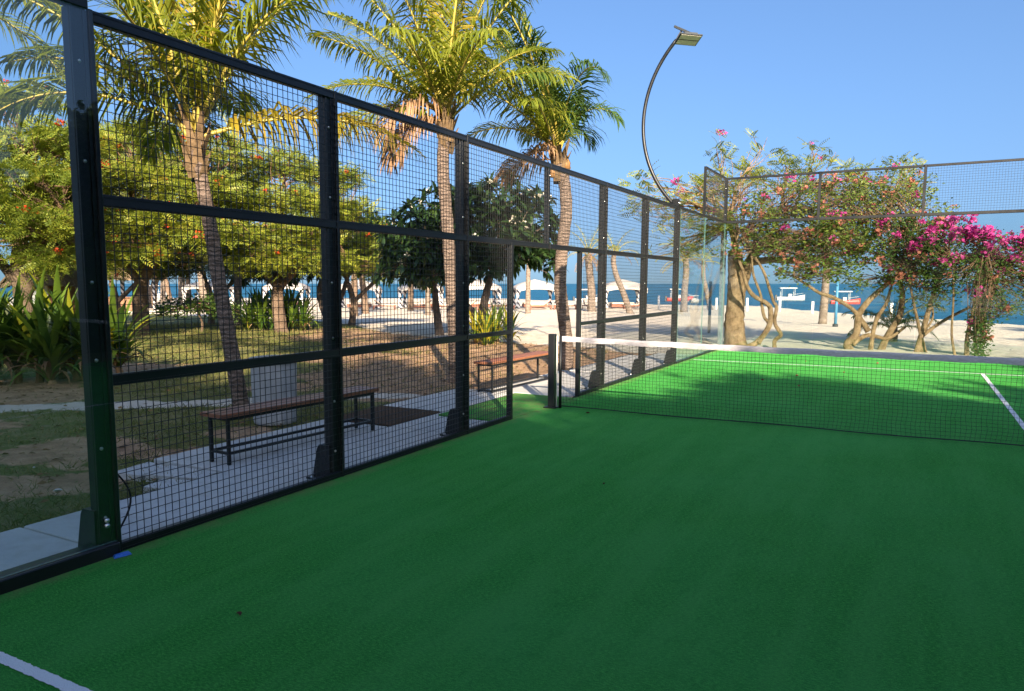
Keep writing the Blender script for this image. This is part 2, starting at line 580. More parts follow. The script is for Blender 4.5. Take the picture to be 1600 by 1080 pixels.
def mk_ground():
    m, nt, N, L, out = new_mat('sand_earth_and_grass')
    v = coords(nt, kind='World')
    at = N.new('ShaderNodeAttribute'); at.attribute_name = 'zone'
    sp = N.new('ShaderNodeSeparateColor'); L.new(at.outputs['Color'], sp.inputs[0])
    sandm, dirtm, pathm = sp.outputs[0], sp.outputs[1], sp.outputs[2]
    n1 = noise(nt, .8, 6, .65, v); n2 = noise(nt, 4.5, 6, .65, v); n3 = noise(nt, 38, 4, .65, v)
    sand = ramp(nt, n2, [(.25, (.56, .48, .37)), (.7, (.70, .62, .51))])
    sand = mixc(nt, ramp(nt, n3, [(.62, (0, 0, 0)), (.8, (.6, .6, .6))]), sand, (.42, .33, .23))
    dirt = ramp(nt, n2, [(.25, (.23, .14, .08)), (.55, (.42, .27, .16)), (.8, (.54, .39, .25))])
    dirt = mixc(nt, ramp(nt, n3, [(.5, (0, 0, 0)), (.8, (.5, .5, .5))]), dirt, (.15, .09, .055))
    gr = ramp(nt, n3, [(.25, (.07, .085, .025)), (.5, (.14, .155, .045)), (.8, (.26, .24, .10))])
    gr = mixc(nt, ramp(nt, n2, [(.45, (0, 0, 0)), (.75, (.75, .75, .75))]), gr, (.30, .23, .14))
    # ragged masks
    nd = mathn(nt, 'SUBTRACT', mathn(nt, 'ADD', mathn(nt, 'MULTIPLY', n2, .8), mathn(nt, 'MULTIPLY', n1, .5)), .65)

    def rag(mask, k=1.0):
        x = mathn(nt, 'ADD', mask, mathn(nt, 'MULTIPLY', nd, k))
        return ramp(nt, x, [(.42, (0, 0, 0)), (.58, (1, 1, 1))])
    c = mixc(nt, rag(dirtm, 1.4), gr, dirt)
    c = mixc(nt, rag(pathm, 1.5), c, mixc(nt, .5, sand, (.50, .47, .42)))
    c = mixc(nt, rag(sandm, .8), c, sand)
    foot = noise(nt, 3.2, 3, .6, v, .6)
    h = mathn(nt, 'ADD', mathn(nt, 'MULTIPLY', foot, 1.5), mathn(nt, 'MULTIPLY', n3, .5))
    principled(nt, out, c, .93, .15, bump(nt, h, .8, .06))
    M['ground'] = m


mk_ground()


def mk_sea():
    m, nt, N, L, out = new_mat('sea_water')
    v = coords(nt, (1, 1, 1), 'World')
    mp = N.new('ShaderNodeMapping'); mp.inputs['Rotation'].default_value = (0, 0, .45); mp.inputs['Scale'].default_value = (.6, 1.5, 1)
    L.new(v, mp.inputs[0])
    a = noise(nt, .55, 6, .65, mp.outputs[0], .5); b = noise(nt, .06, 4, .6, mp.outputs[0])
    c = ramp(nt, b, [(.3, (.004, .075, .145)), (.7, (.008, .115, .19))])
    c = mixc(nt, ramp(nt, a, [(.60, (0, 0, 0)), (.85, (.45, .45, .45))]), c, (.02, .16, .24))
    principled(nt, out, c, .42, .28, bump(nt, a, .9, .5))
    M['sea'] = m


mk_sea()


def mk_stripe():
    m, nt, N, L, out = new_mat('striped_curtain')
    v = coords(nt, kind='Object')
    sx = N.new('ShaderNodeSeparateXYZ'); L.new(v, sx.inputs[0])
    z = mathn(nt, 'ADD', mathn(nt, 'MULTIPLY', sx.outputs[2], 2.2), mathn(nt, 'MULTIPLY', mathn(nt, 'ADD', sx.outputs[0], sx.outputs[1]), 2.0))
    f = mathn(nt, 'GREATER_THAN', mathn(nt, 'FRACT', z), .5)
    c = mixc(nt, f, (.78, .74, .70), (.06, .06, .075))
    principled(nt, out, c, .85, .1)
    M['stripe'] = m
    m, nt, N, L, out = new_mat('dry_thatch')
    v = coords(nt, (14, 14, 1.5), 'World')
    a = noise(nt, 3, 6, .7, v)
    c = ramp(nt, a, [(.25, (.13, .085, .05)), (.55, (.28, .20, .125)), (.8, (.42, .32, .21))])
    principled(nt, out, c, .95, .1, bump(nt, a, 1.0, .08))
    M['thatch'] = m
    m, nt, N, L, out = new_mat('net_band_canvas')
    v = coords(nt, (6, 1, 14))
    a = noise(nt, 3, 4, .6, v, 1.0)
    c = ramp(nt, a, [(.3, (.46, .42, .44)), (.7, (.58, .54, .56))])
    principled(nt, out, c, .75, .2, bump(nt, a, .6, .02))
    M['band'] = m


mk_stripe()

# ================================================================== SETTING
# ------------------------------------------------------------------ ground
SHORE = [(400, 60), (120, 14), (45, 14), (14, 22), (9.0, 29.5), (6.2, 38), (0.5, 52), (-7.9, 68), (-21, 73), (-46, 90), (-66, 84), (-95, 68), (-160, 40), (-260, 0)]
LAWN = [(0.3, 8.4), (-2.4, 8.8), (-5.3, 9.5), (-10.7, 11.2), (-17, 17.0), (-28, 22.5), (-38, 25.5), (-60, 30), (-140, 45), (-140, -60), (0.3, -60)]
DIRT = [(-1.2, 7.6, 3.0), (-3.5, 5.0, 3.2), (-4.6, 7.8, 2.8), (-7.4, 8.4, 2.6), (-3.6, 2.2, 2.1), (-10.5, 9.6, 2.6), (-6.6, 4.2, 1.6),
        (-1.9, -3.9, .4), (-2.3, -2.9, .5), (-4.4, -.2, .6), (-3.0, -4.4, .7), (-2.4, -5.6, .5), (-1.9, -5.0, .45), (-6.8, -2.6, 1.0), (-8.2, -2.2, 1.2), (-2.7, .3, .9), (-12.5, 12, 2.5), (-9, .5, 1.2), (-5.2, -4.6, .9), (-3.6, -6.4, .8)]
PATH = [(-14, -9.5), (-9.2, -6.0), (-6.1, -3.35), (-5.2, -2.45), (-4.03, -1.25), (-3.2, -.5), (-2.4, .2)]


def dist_poly(P, poly):
    d = np.full(len(P), 1e9)
    for a, b in zip(poly[:-1], poly[1:]):
        a, b = np.array(a, float), np.array(b, float)
        t = np.clip(((P - a) @ (b - a)) / ((b - a) @ (b - a)), 0, 1)
        d = np.minimum(d, np.linalg.norm(P - (a + t[:, None] * (b - a)), axis=1))
    return d


def inside(P, poly):
    c = np.zeros(len(P), bool)
    n = len(poly)
    for i in range(n):
        (x1, y1), (x2, y2) = poly[i], poly[(i + 1) % n]
        if y1 == y2: continue
        k = ((y1 > P[:, 1]) != (y2 > P[:, 1])) & (P[:, 0] < (x2 - x1) * (P[:, 1] - y1) / (y2 - y1) + x1)
        c ^= k
    return c


def grow(a, b, step, n, g):
    out = list(np.arange(a, b + 1e-6, step))
    lo, hi = out[0], out[-1]
    s = step
    for _ in range(n):
        s *= g; lo -= s; hi += s
        out.insert(0, lo); out.append(hi)
    return np.array(out)


LAND = SHORE + [(-260, -300), (400, -300)]


def ground():
    xs = grow(-19, 7, .33, 44, 1.11); ys = grow(-9, 15, .33, 40, 1.11)
    X, Y = np.meshgrid(xs, ys, indexing='ij')
    P = np.stack([X.ravel(), Y.ravel()], 1)
    d = -.498 * (P[:, 0] - 3.89) + .867 * (P[:, 1] + 8.68)
    z = -0.05 - 0.5 * sstep(22, 55, d)
    court = (P[:, 0] > -2.4) & (P[:, 1] < 10.4)
    z = z + np.where(court, -.03, rng.normal(0, .012, len(P)))
    hum = np.sin(P[:, 0] * .9 + 1.3 * np.sin(P[:, 1] * .5)) * np.sin(P[:, 1] * .8) * .03
    z += np.where(court, 0, hum)
    land = inside(P, LAND)
    ds = dist_poly(P, SHORE)
    sd = np.where(land, -ds, ds)
    z = z - 3.0 * sstep(-1.0, 9, sd)
    n = len(ys)
    I = np.arange(len(P)).reshape(len(xs), n)
    F = np.stack([I[:-1, :-1], I[1:, :-1], I[1:, 1:], I[:-1, 1:]], -1).reshape(-1, 4)
    keep = ~((sd[F].min(1)) > 30)
    me = np_mesh('ground', np.column_stack([P, z]), F[keep], True)
    lawn = inside(P, LAWN)
    dl = dist_poly(P, LAWN)
    sl = np.where(lawn, -dl, dl)
    sl = np.where((P[:, 0] > 10.2) & (P[:, 1] < 12), -1.0, sl)
    sl = np.where((P[:, 1] < -10.8), -1.0, sl)
    sand = sstep(-.6, .6, sl)
    # a strip of sand past the stone kerb on the far left
    dirt = np.zeros(len(P))
    for (x, y, r) in DIRT:
        q = np.linalg.norm(P - (x, y), axis=1)
        dirt = np.maximum(dirt, 1 - sstep(r * .6, r * 1.25, q))
    dp = dist_poly(P, PATH)
    path = (1 - sstep(.05, .55, dp)) * .85
    col = np.column_stack([sand, dirt, path, np.ones(len(P))]).astype(np.float32)
    a = me.color_attributes.new('zone', 'FLOAT_COLOR', 'POINT')
    a.data.foreach_set('color', col.ravel())
    o = link('ground', me, M['ground'])
    tag(o, 'sandy ground with thin lawn and bare earth around the court', kind='structure')


ground()

sea = MB()
sea.add([(-30000, 5, -1.12), (30000, 5, -1.12), (30000, 40000, -1.12), (-30000, 40000, -1.12)], [(0, 1, 2, 3)])
o = sea.build('sea', M['sea']); tag(o, 'blue green sea reaching to the horizon', kind='structure')

# ------------------------------------------------------------------ court floor
ct = MB()
ct.box(-.005, 10, -11, 10.05, -.08, 0)
court = ct.build('court_turf', M['turf'])
tag(court, 'green artificial turf of the padel court', kind='structure')
tp = MB(); tp.box(-.90, -.012, -1.16, .86, -.06, .004)
o = tp.build('turf_apron', M['turf'], court)


def line(a, b, w, n):
    a, b = Vector(a), Vector(b)
    d = (b - a).normalized(); s = Vector((-d.y, d.x, 0))
    L_, Rr = [], []
    for i in range(n + 1):
        p = a.lerp(b, i / n)
        L_.append(p + s * (w / 2 + random.gauss(0, .0018))); Rr.append(p - s * (w / 2 + random.gauss(0, .0018)))
    m = MB()
    vs = [(p.x, p.y, .005) for p in L_] + [(p.x, p.y, .005) for p in Rr]
    m.add(vs, [(n + 1 + i, n + 2 + i, i + 1, i) for i in range(n)])
    m.build('court_line', M['line'], court)


line((0.02, -7.06, 0), (9.98, -7.06, 0), .055, 900)
line((0.10, 6.93, 0), (9.98, 6.93, 0), .05, 300)
line((5.03, 6.90, 0), (5.03, -7.03, 0), .055, 600)

# ------------------------------------------------------------------ walkway
walk = MB().box(-1.0, -.11, -14, -6.02, -.12, -.012, .006).build('walkway', M['concrete'])
tag(walk, 'grey concrete walkway running along the court fence', kind='structure')
for (x0, x1, y0, y1) in ((-1.0, -.11, -6.0, -4.01), (-1.0, -.11, -3.99, -2.01), (-1.0, -.912, -1.99, .98), (-1.0, -.11, 1.0, 3.99), (-1.0, -.11, 4.01, 8.2),
                         (-.905, -.11, -1.99, -1.17), (-.905, -.11, .87, .985),
                         (-1.92, -1.01, -4.32, -2.02), (-1.92, -1.01, -.90, .98), (-1.55, -1.01, 1.0, 3.99), (-1.45, -1.01, 4.01, 7.4)):
    j = random.uniform(-.004, .004)
    MB().box(x0, x1, y0, y1, -.12, -.014 + j, .006).build('slab', M['concrete'], walk)
# broken old slab pieces at the near end
for (pts, z) in (([(-1.05, -4.36), (-1.60, -4.40), (-1.50, -4.72), (-1.02, -4.58)], -.02), ([(-1.62, -4.42), (-1.90, -4.38), (-1.84, -4.78), (-1.54, -4.74)], -.028), ([(-1.03, -4.62), (-1.30, -4.70), (-1.22, -4.95), (-1.02, -4.90)], -.03)):
    m = MB()
    n = len(pts)
    m.add([(x, y, -.12) for x, y in pts] + [(x, y, z) for x, y in pts], [tuple(range(n, 2 * n))] + [((i + 1) % n, i, n + i, n + (i + 1) % n) for i in range(n)])
    m.build('slab', M['concrete'], walk)
dm = MB()
dm.box(-1.90, -1.02, -1.98, -.93, -.03, -.004, .008)
o = dm.build('doormat', M['mat']); tag(o, 'flat brown mat on the concrete between bench and gate', 'mat')

# ------------------------------------------------------------------ left fence
WR = .0026


def wire_mesh(parent, axis, c, a0, a1, z0, z1, sp=.05):
    """welded wire panel in the plane x=c (axis 'y') or y=c (axis 'x')"""
    V = []; F = []

    def rod(p, q, r):
        b = len(V)
        for e in (p, q):
            for k in range(4):
                an = math.pi / 4 + k * math.pi / 2
                if p[2] != q[2]: off = (r * math.cos(an), r * math.sin(an), 0)
                elif axis == 'y': off = (r * math.cos(an), 0, r * math.sin(an))
                else: off = (0, r * math.cos(an), r * math.sin(an))
                V.append((e[0] + off[0], e[1] + off[1], e[2] + off[2]))
        for k in range(4):
            F.append((b + k, b + (k + 1) % 4, b + 4 + (k + 1) % 4, b + 4 + k))

    def pt(a, z, d=0):
        return (c + d, a, z) if axis == 'y' else (a, c - d, z)
    n = max(1, round((a1 - a0) / sp))
    for i in range(1, n):
        a = a0 + (a1 - a0) * i / n
        j = random.uniform(-.0015, .0015)
        rod(pt(a + j, z0), pt(a + j + random.uniform(-.002, .002), z1), WR)
    n = max(1, round((z1 - z0) / sp))
    for i in range(1, n):
        z = z0 + (z1 - z0) * i / n
        rod(pt(a0, z, 2 * WR), pt(a1, z, 2 * WR), WR)
    return link('wire_mesh', np_mesh('wire_mesh', V, np.array(F)), M['wire'], parent)


bolt_me = MB().lathe([(.0, .010), (.006, .009), (.010, .005), (.011, .0)], 8).mesh('bolt', True)


def bolt(parent, loc, face='x', s=1.0):
    o = link('bolt', bolt_me, M['bolt'], parent)
    o.location = loc
    o.scale = (s, s, s)
    o.rotation_euler = {'x': (0, R(90), 0), 'y': (R(90), 0, 0), '-y': (R(90), 0, 0)}[face]
    return o


fence = empty('court_side_fence', (0, 0, 0), 'long black steel fence of wire mesh bays and glass panes along the court', 'fence')

POST_Z = 3.0
for y in (-6, -4, -2, 2, 4, 6):
    p = MB()
    p.box(-.085, -.018, y - .125, y - .028, -.02, POST_Z - .002, .006)
    # slim channel lips of the rolled profile
    p.box(-.019, -.0095, y - .122, y - .104, 0.02, POST_Z - .01)
    p.box(-.019, -.0095, y - .052, y - .031, 0.02, POST_Z - .01)
    po = p.build('post', M['metal'], fence)
    fp = MB()
    # gusset foot
    vs = [(-.03, y - .14, 0), (-.20, y - .14, 0), (-.20, y - .14, .04), (-.155, y - .14, .24), (-.135, y - .14, .27), (-.03, y - .14, .27)]
    k = len(vs)
    fp.add(vs + [(a, b + .115, c) for a, b, c in vs], [tuple(range(k - 1, -1, -1)), tuple(range(k, 2 * k))] + [(i, (i + 1) % k, k + (i + 1) % k, k + i) for i in range(k)])
    fp.box(-.24, -.02, y - .18, y + .01, -.012, .004)
    fp.build('foot_plate', M['metal'], po)
    for zb in (.22, .62, 1.12, 1.55, 2.2, 2.72):
        bolt(po, (-.0165, y - .082, zb))
    for yy in (y - .165, y + .005):
        bolt(po, (-.19, yy, .004), 'x', 1.3).rotation_euler = (0, 0, 0)

p = MB().box(-.075, -.006, -.045, -.001, 2.03, 2.998, .004).build('post', M['metal'], fence)
for zb in (2.25, 2.55, 2.85): bolt(p, (-.004, -.023, zb))
for (y0, y1) in ((-1.055, -1.0), (1.0, 1.055)):
    p = MB().box(-.055, 0.004, y0, y1, 0.0, 1.998, .004).build('gate_post', M['metal'], fence)


def rail(a, b, z, h=.066, d=.045):
    m = MB()
    m.box(-.012 - d + .012, -.0, a, b, z - h / 2, z + h / 2, .004)
    # two pressed grooves read as fine light lines
    m.box(.0, .0045, a, b, z - h / 2 + .006, z - h / 2 + .017)
    m.box(.0, .0045, a, b, z + h / 2 - .017, z + h / 2 - .006)
    return m.build('rail', M['metal'], fence)


def stile(y, z0, z1):
    MB().box(-.017, .006, y - .028, y, z0, z1, .003).build('stile', M['metal'], fence)


bays = [(-6, -4), (-4, -2), (2, 4), (4, 6)]
for a, b in bays:
    for z in (1.0, 2.0): rail(a + .0, b - .028, z)
    rail(a, b - .028, .026, .05)
    rail(a, b - .028, 2.967, .064)
    for z0, z1 in ((.05, .975), (1.025, 1.975), (2.025, 2.933)):
        wire_mesh(fence, 'y', .006, a - (.10 if a > -6 else 0), b - .028, z0, z1)
# half bays beside the gate and the panels above it
for a, b in ((-2, -1.055), (1.055, 2 - .028)):
    rail(a, b, 1.0, .045); rail(a, b, .026, .05)
    for z0, z1 in ((.05, .978), (1.022, 1.975)):
        wire_mesh(fence, 'y', .006, a - (.10 if a < 0 else 0), b, z0, z1)
for a, b in ((-2, -.045), (0, 2 - .028)):
    rail(a, b, 2.0, .06); rail(a, b, 2.967, .064)
    wire_mesh(fence, 'y', .006, a - (.10 if a < 0 else .04), b, 2.025, 2.933)
for y in (-6, -4, -2, 2, 4, 6): stile(y, .0, 2.999)

# glass bays, near and far
def glass(parent, x0, x1, y0, y1, z0, z1, name='glass_pane'):
    g = MB().box(x0, x1, y0, y1, z0, z1)
    o = g.build(name, M['glass'], parent)
    o.data.materials.append(M['glass_edge'])
    dims = (x1 - x0, y1 - y0, z1 - z0)
    thin = dims.index(min(dims))
    for p in o.data.polygons:
        if abs(p.normal[thin]) < .5: p.material_index = 1
    return o


for a, b in ((-10.0, -8.006), (-7.994, -6.005)):
    glass(fence, -.004, .008, a, b, .075, 2.99)
for a, b in ((6.005, 7.994), (8.006, 9.985)):
    glass(fence, -.004, .008, a, b, .045, 2.95)
MB().box(-.10, .035, -10.4, -6.03, -.01, .072, .006).build('base_rail', M['metal'], fence)
MB().box(-.05, .02, 6.0, 10.0, -.01, .042, .004).build('base_rail', M['metal'], fence)
MB().box(-.06, .012, -10.4, -6.03, 2.992, 3.05, .005).build('rail', M['metal'], fence)
MB().box(-.05, .010, 6.0, 9.97, 2.952, 3.0, .005).build('rail', M['metal'], fence)
MB().box(-.05, .004, 7.955, 8.0, 3.002, 4.0, .004).build('post', M['metal'], fence)
MB().box(-.05, .004, 8.0, 9.95, 3.965, 4.0, .004).build('rail', M['metal'], fence)
wire_mesh(fence, 'y', .006, 8.0, 9.95, 3.002, 3.965)
# glass clamps on the first post
for zb in (.30, .33):
    bolt(fence, (.010, -6.09, zb - .12), 'x', 1.4)
# loop of cable and connector box at the first post
cb = MB()
cb.tube([(-.03, -5.99 + .085 * math.sin(t) ** 1.0 + .0, .12 + .34 * (1 - t / math.pi)) for t in [math.pi * i / 14 for i in range(15)]], .006, 6)
o = cb.build('cable_loop', M['rubber']); tag(o, 'thin black cable loop hanging beside the foot of the near post', 'cable')
tb = MB()
tb.add([(.045, -6.09, .004), (.085, -6.11, .004), (.105, -6.01, .004), (.06, -6.0, .004), (.05, -6.085, .016), (.08, -6.10, .02), (.098, -6.015, .012), (.064, -6.005, .017)],
       [(3, 2, 1, 0), (4, 5, 6, 7), (0, 1, 5, 4), (1, 2, 6, 5), (2, 3, 7, 6), (3, 0, 4, 7)])
o = tb.build('plastic_scrap', M['blue_tape']); tag(o, 'crumpled bright blue plastic scrap at the foot of the near post', 'scrap')

# ------------------------------------------------------------------ end wall
endw = empty('court_end_wall', (5, 10, 0), 'far end wall of clear glass panes with a wire mesh strip above', 'fence')
endw_loc = Vector((5, 10, 0))


def E(o):
    o.location = -endw_loc
    return o


for k in range(5):
    E(glass(endw, k * 2 + .006, k * 2 + 1.994, 9.992, 10.004, .045, 2.95))
for k in range(6):
    x = k * 2
    w = .065 if k in (0, 5) else .055
    po = E(MB().box(x - w / 2, x + w / 2, 9.95, 10.03, 2.9505 if k else 2.96, 3.998, .004).build('post', M['metal'], endw))
    if k == 0:
        for zb in (3.15, 3.75): bolt(po, (.0, 9.948, zb), 'y')
for k in range(5):
    a, b = k * 2 + .028, k * 2 + 2 - .028
    E(MB().box(a, b, 9.96, 10.03, 2.945, 3.005, .004).build('rail', M['metal'], endw))
    E(MB().box(a, b, 9.97, 10.02, 3.950, 3.997, .004).build('rail', M['metal'], endw))
    E(wire_mesh(endw, 'x', 9.965, a, b, 3.005, 3.951))
E(MB().box(0, 10, 9.985, 10.03, -.01, .042, .004).build('base_rail', M['metal'], endw))

# ------------------------------------------------------------------ net
net = empty('court_net', (5, 0, 0), 'black padel net with pale band stretched across the court', 'net')
NL = Vector((5, 0, 0))
for s in (0, 1):
    x0 = .02 if s == 0 else 9.90
    m = MB().box(x0, x0 + .082, -.075, .005, .004, .925, .006)
    m.box(x0 - .04, x0 + .12, -.12, .05, .0045, .016)
    po = m.build('post', M['metal'], net); po.location = -NL
    pl = MB().tube([(x0 + (.105 if s == 0 else -.02), -.035, .012), (x0 + (.105 if s == 0 else -.02), -.035, .905)], .009, 8).build('tension_rod', M['white_paint'], net, True)
    pl.location = -NL
    m = MB().tube([(x0 + (.15 if s == 0 else -.07), -.03, .006), (x0 + (.15 if s == 0 else -.07), -.03, .90)], .019, 10)
    q = m.build('end_rod', M['metal'], net, True); q.location = -NL


def net_top(x):
    return .905 - .05 * (1 - ((x - 5) / 5) ** 2)


def net_mesh():
    V = []; F = []
    X0, X1 = .17, 9.83
    nx = 232; nz = 21
    P = np.zeros((nx + 1, nz + 1, 3))
    for i in range(nx + 1):
        x = X0 + (X1 - X0) * i / nx
        zt = net_top(x) - .045
        for j in range(nz + 1):
            t = j / nz
            sag = .010 * math.sin(x * 7.1 + j * .9) * (1 - t) + .012 * math.sin(x * 1.9 + 1) * (1 - t)
            P[i, j] = (x + .009 * math.sin(j * 1.3 + x * 5) * (1 - t) + random.gauss(0, .0022), -.03 + .02 * math.sin(x * 2.3) * (1 - t) + sag * .5,
                       .03 + (zt - .03) * t + random.gauss(0, .0022) + .006 * math.sin(x * 4.3 + 2 * t) * (1 - t))

    def strand(pts, r, vert):
        b = len(V)
        for p in pts:
            for k in range(3):
                a = k * 2.094
                V.append((p[0] + (r * math.cos(a) if vert else 0), p[1] + r * math.sin(a), p[2] + (0 if vert else r * math.cos(a))))
        for i in range(len(pts) - 1):
            for k in range(3):
                F.append((b + i * 3 + k, b + i * 3 + (k + 1) % 3, b + i * 3 + 3 + (k + 1) % 3, b + i * 3 + 3 + k))
    for i in range(nx + 1): strand(P[i, ::3], .0016, True)
    for j in range(nz + 1): strand(P[::2, j], .0016, False)
    o = link('net_mesh', np_mesh('net_mesh', V, np.array(F)), M['wire'], net); o.location = -NL
    m = MB().tube([(x, -.03, .028 + .006 * math.sin(x * 3)) for x in np.linspace(X0, X1, 80)], .006, 5)
    q = m.build('bottom_cord', M['wire'], net); q.location = -NL


net_mesh()


def net_band():
    n = 260
    V = []; F = []
    for i in range(n + 1):
        x = .19 + (9.81 - .19) * i / n
        zt = net_top(x) + .002 * math.sin(x * 9) + random.gauss(0, .0006)
        w = .004 * math.sin(x * 31 + 2 * math.sin(x * 7))
        lo = .052 + .003 * math.sin(x * 12) + random.gauss(0, .0012)
        sec = [(-.038 + w, zt - lo - .012), (-.041 + w * 1.5, zt - lo * .5), (-.036, zt - .006), (-.03, zt), (-.024, zt - .006), (-.019 - w, zt - lo * .5), (-.022 - w, zt - lo - .010)]
        V += [(x, y, z) for y, z in sec]
    k = 7
    for i in range(n):
        for j in range(k - 1):
            F.append((i * k + j, (i + 1) * k + j, (i + 1) * k + j + 1, i * k + j + 1))
    o = link('top_band', np_mesh('top_band', V, np.array(F), True), M['band'], net); o.location = -NL


net_band()

# ------------------------------------------------------------------ floodlight on curved pole
fl = empty('court_floodlight', (-.07, 5.92, 3.0), 'curved black lamp pole with flat floodlight rising above the fence', 'light pole')
FLV = Vector((-.07, 5.92, 3.0))
# arc through base, bulge and tip, all in the plane of the post
A, B, Cc = np.array([-.07, 3.0]), np.array([-.735, 4.72]), np.array([-.15, 6.03])


def circ(a, b, c):
    ax, ay = a; bx, by = b; cx, cy = c
    d = 2 * (ax * (by - cy) + bx * (cy - ay) + cx * (ay - by))
    ux = ((ax * ax + ay * ay) * (by - cy) + (bx * bx + by * by) * (cy - ay) + (cx * cx + cy * cy) * (ay - by)) / d
    uy = ((ax * ax + ay * ay) * (cx - bx) + (bx * bx + by * by) * (ax - cx) + (cx * cx + cy * cy) * (bx - ax)) / d
    return np.array([ux, uy])


cc = circ(A, B, Cc); rad = np.linalg.norm(A - cc)
a0 = math.atan2(*(A - cc)[::-1]); a1 = math.atan2(*(Cc - cc)[::-1])
if a0 < 0: a0 += 2 * math.pi
if a1 < 0: a1 += 2 * math.pi
path = [(cc[0] + rad * math.cos(t), 5.92, cc[1] + rad * math.sin(t)) for t in np.linspace(a0, a1, 40)]
o = MB().tube(path, [.034] * 40, 12).build('pole', M['metal'], fl, True); o.location = -FLV
o = MB().box(-.125, -.01, 5.86, 5.98, 3.0, 3.13, .006).build('clamp', M['metal'], fl); o.location = -FLV
for yy in (5.89, 5.95): bolt(o, (-.008, yy, 3.06), 'x', 1.3)


def lamp(cx, cy, cz, tilt, yaw, parent):
    h = MB().box(-.21, .21, -.17, .17, -.014, .014, .006)
    for i in range(9):
        y = -.15 + i * .0375
        h.box(-.12, .12, y - .004, y + .004, .0142, .045)
    ho = h.build('lamp_head', M['dark_paint'], parent)
    ho.location = Vector((cx, cy, cz)) - FLV
    ho.rotation_euler = tilt
    for s in (-1, 1):
        MB().box(-.19, .19, s * .08 - .068, s * .08 + .068, -.019, -.0145, .002).build('diffuser', M['lamp_face'], ho)
    MB().box(-.03, .03, -.05, .05, .046, .10, .006).build('driver_box', M['dark_paint'], ho)
    return ho


lamp(.07, 5.90, 6.00, (R(-16), R(3), R(36)), 0, fl)
hd = MB().box(-.15, .15, -.13, .13, -.022, .022, .006).build('rear_lamp', M['dark_paint'], fl)
hd.location = Vector((-.07, 6.02, 6.22)) - FLV
hd.rotation_euler = (R(12), R(28), R(10))
br = MB().bar((-.16, 5.92, 6.02), (-.06, 5.94, 6.20), .03).bar((-.15, 5.92, 6.03), (.05, 5.92, 6.07), .03)
br.tube([(-.05, 5.93, 6.12), (.02, 5.93, 6.18), (.05, 5.93, 6.10)], .008, 6)
o = br.build('bracket', M['metal'], fl); o.location = -FLV

# ------------------------------------------------------------------ benches
def bench(loc, rz, label, base_z):
    t = empty('bench', loc, label, 'bench', 'benches beside the court', rz)
    Lh, W = .95, .30
    for k in range(3):
        x = -W / 2 + k * .103
        MB().box(x, x + .094, -1.02, 1.02, .415, .452, .006).build('plank', M['bench_wood'], t)
    fr = MB()
    for s in (-1, 1):
        fr.bar((s * .115, -Lh, .40), (s * .115, Lh, .40), .028)
        fr.bar((-.100, s * (Lh - .014), .40), (.100, s * (Lh - .014), .40), .0275)
    fr.build('seat_frame', M['metal'], t)
    for sx in (-1, 1):
        for sy in (-1, 1):
            MB().box(sx * .115 - .014, sx * .115 + .014, sy * (Lh - .014) - .014, sy * (Lh - .014) + .014, 0, .386, .002).build('leg', M['metal'], t)
    st = MB()
    for s in (-1, 1):
        st.bar((s * .115, -Lh + .03, base_z), (s * .115, Lh - .03, base_z), .024)
        st.bar((-.100, s * (Lh - .014), base_z), (.100, s * (Lh - .014), base_z), .0235)
    st.build('stretcher', M['metal'], t)
    return t


bench((-1.19, -3.22, -.012), R(-3.5), 'wooden bench on black legs behind the mesh, nearer of the two', .10)
bench((-1.31, 1.72, -.014), R(-2), 'wooden bench on black legs beside the gate opening, farther of the two', .03)

# ------------------------------------------------------------------ bin
bn = empty('litter_bin', (-2.42, -2.30, -.05), 'ribbed grey round litter bin between palm trunk and bench', 'bin')
m = MB()
n = 48; vs = []; fs = []
prof = [(.235, 0), (.245, .03), (.262, .70), (.262, .72)]
for r, z in prof:
    for i in range(n):
        a = 2 * math.pi * i / n
        rr = r * (1.0 if (i % 4) < 2 else .955)
        vs.append((rr * math.cos(a), rr * math.sin(a), z))
for k in range(len(prof) - 1):
    for i in range(n):
        j = (i + 1) % n
        fs.append((k * n + i, k * n + j, (k + 1) * n + j, (k + 1) * n + i))
m.add(vs, fs); m.build('body', M['bin'], bn)
MB().lathe([(.27, .70), (.285, .705), (.285, .745), (.27, .755), (.20, .765), (.17, .74), (.001, .735)], 32).build('lid', M['bin'], bn, True)

# ------------------------------------------------------------------ small things on the court
def fallen(name, x, y, z, s, mat, label, cat, a):
    m = MB()
    pts = [(-.5, 0), (-.2, .22), (.2, .25), (.55, 0), (.2, -.24), (-.2, -.2)]
    ca, sa = math.cos(a), math.sin(a)
    vs = [((px * ca - py * sa) * s, (px * sa + py * ca) * s, .2 * s + s * .35 * abs(py) * 2 + random.uniform(0, .12) * s) for px, py in pts]
    vs.append((0, 0, .12 * s))
    m.add(vs, [(i, (i + 1) % 6, 6) for i in range(6)])
    o = m.build(name, mat); o.location = (x, y, z)
    md = o.modifiers.new('thick', 'SOLIDIFY'); md.thickness = .06 * s
    tag(o, label, cat)
    return o


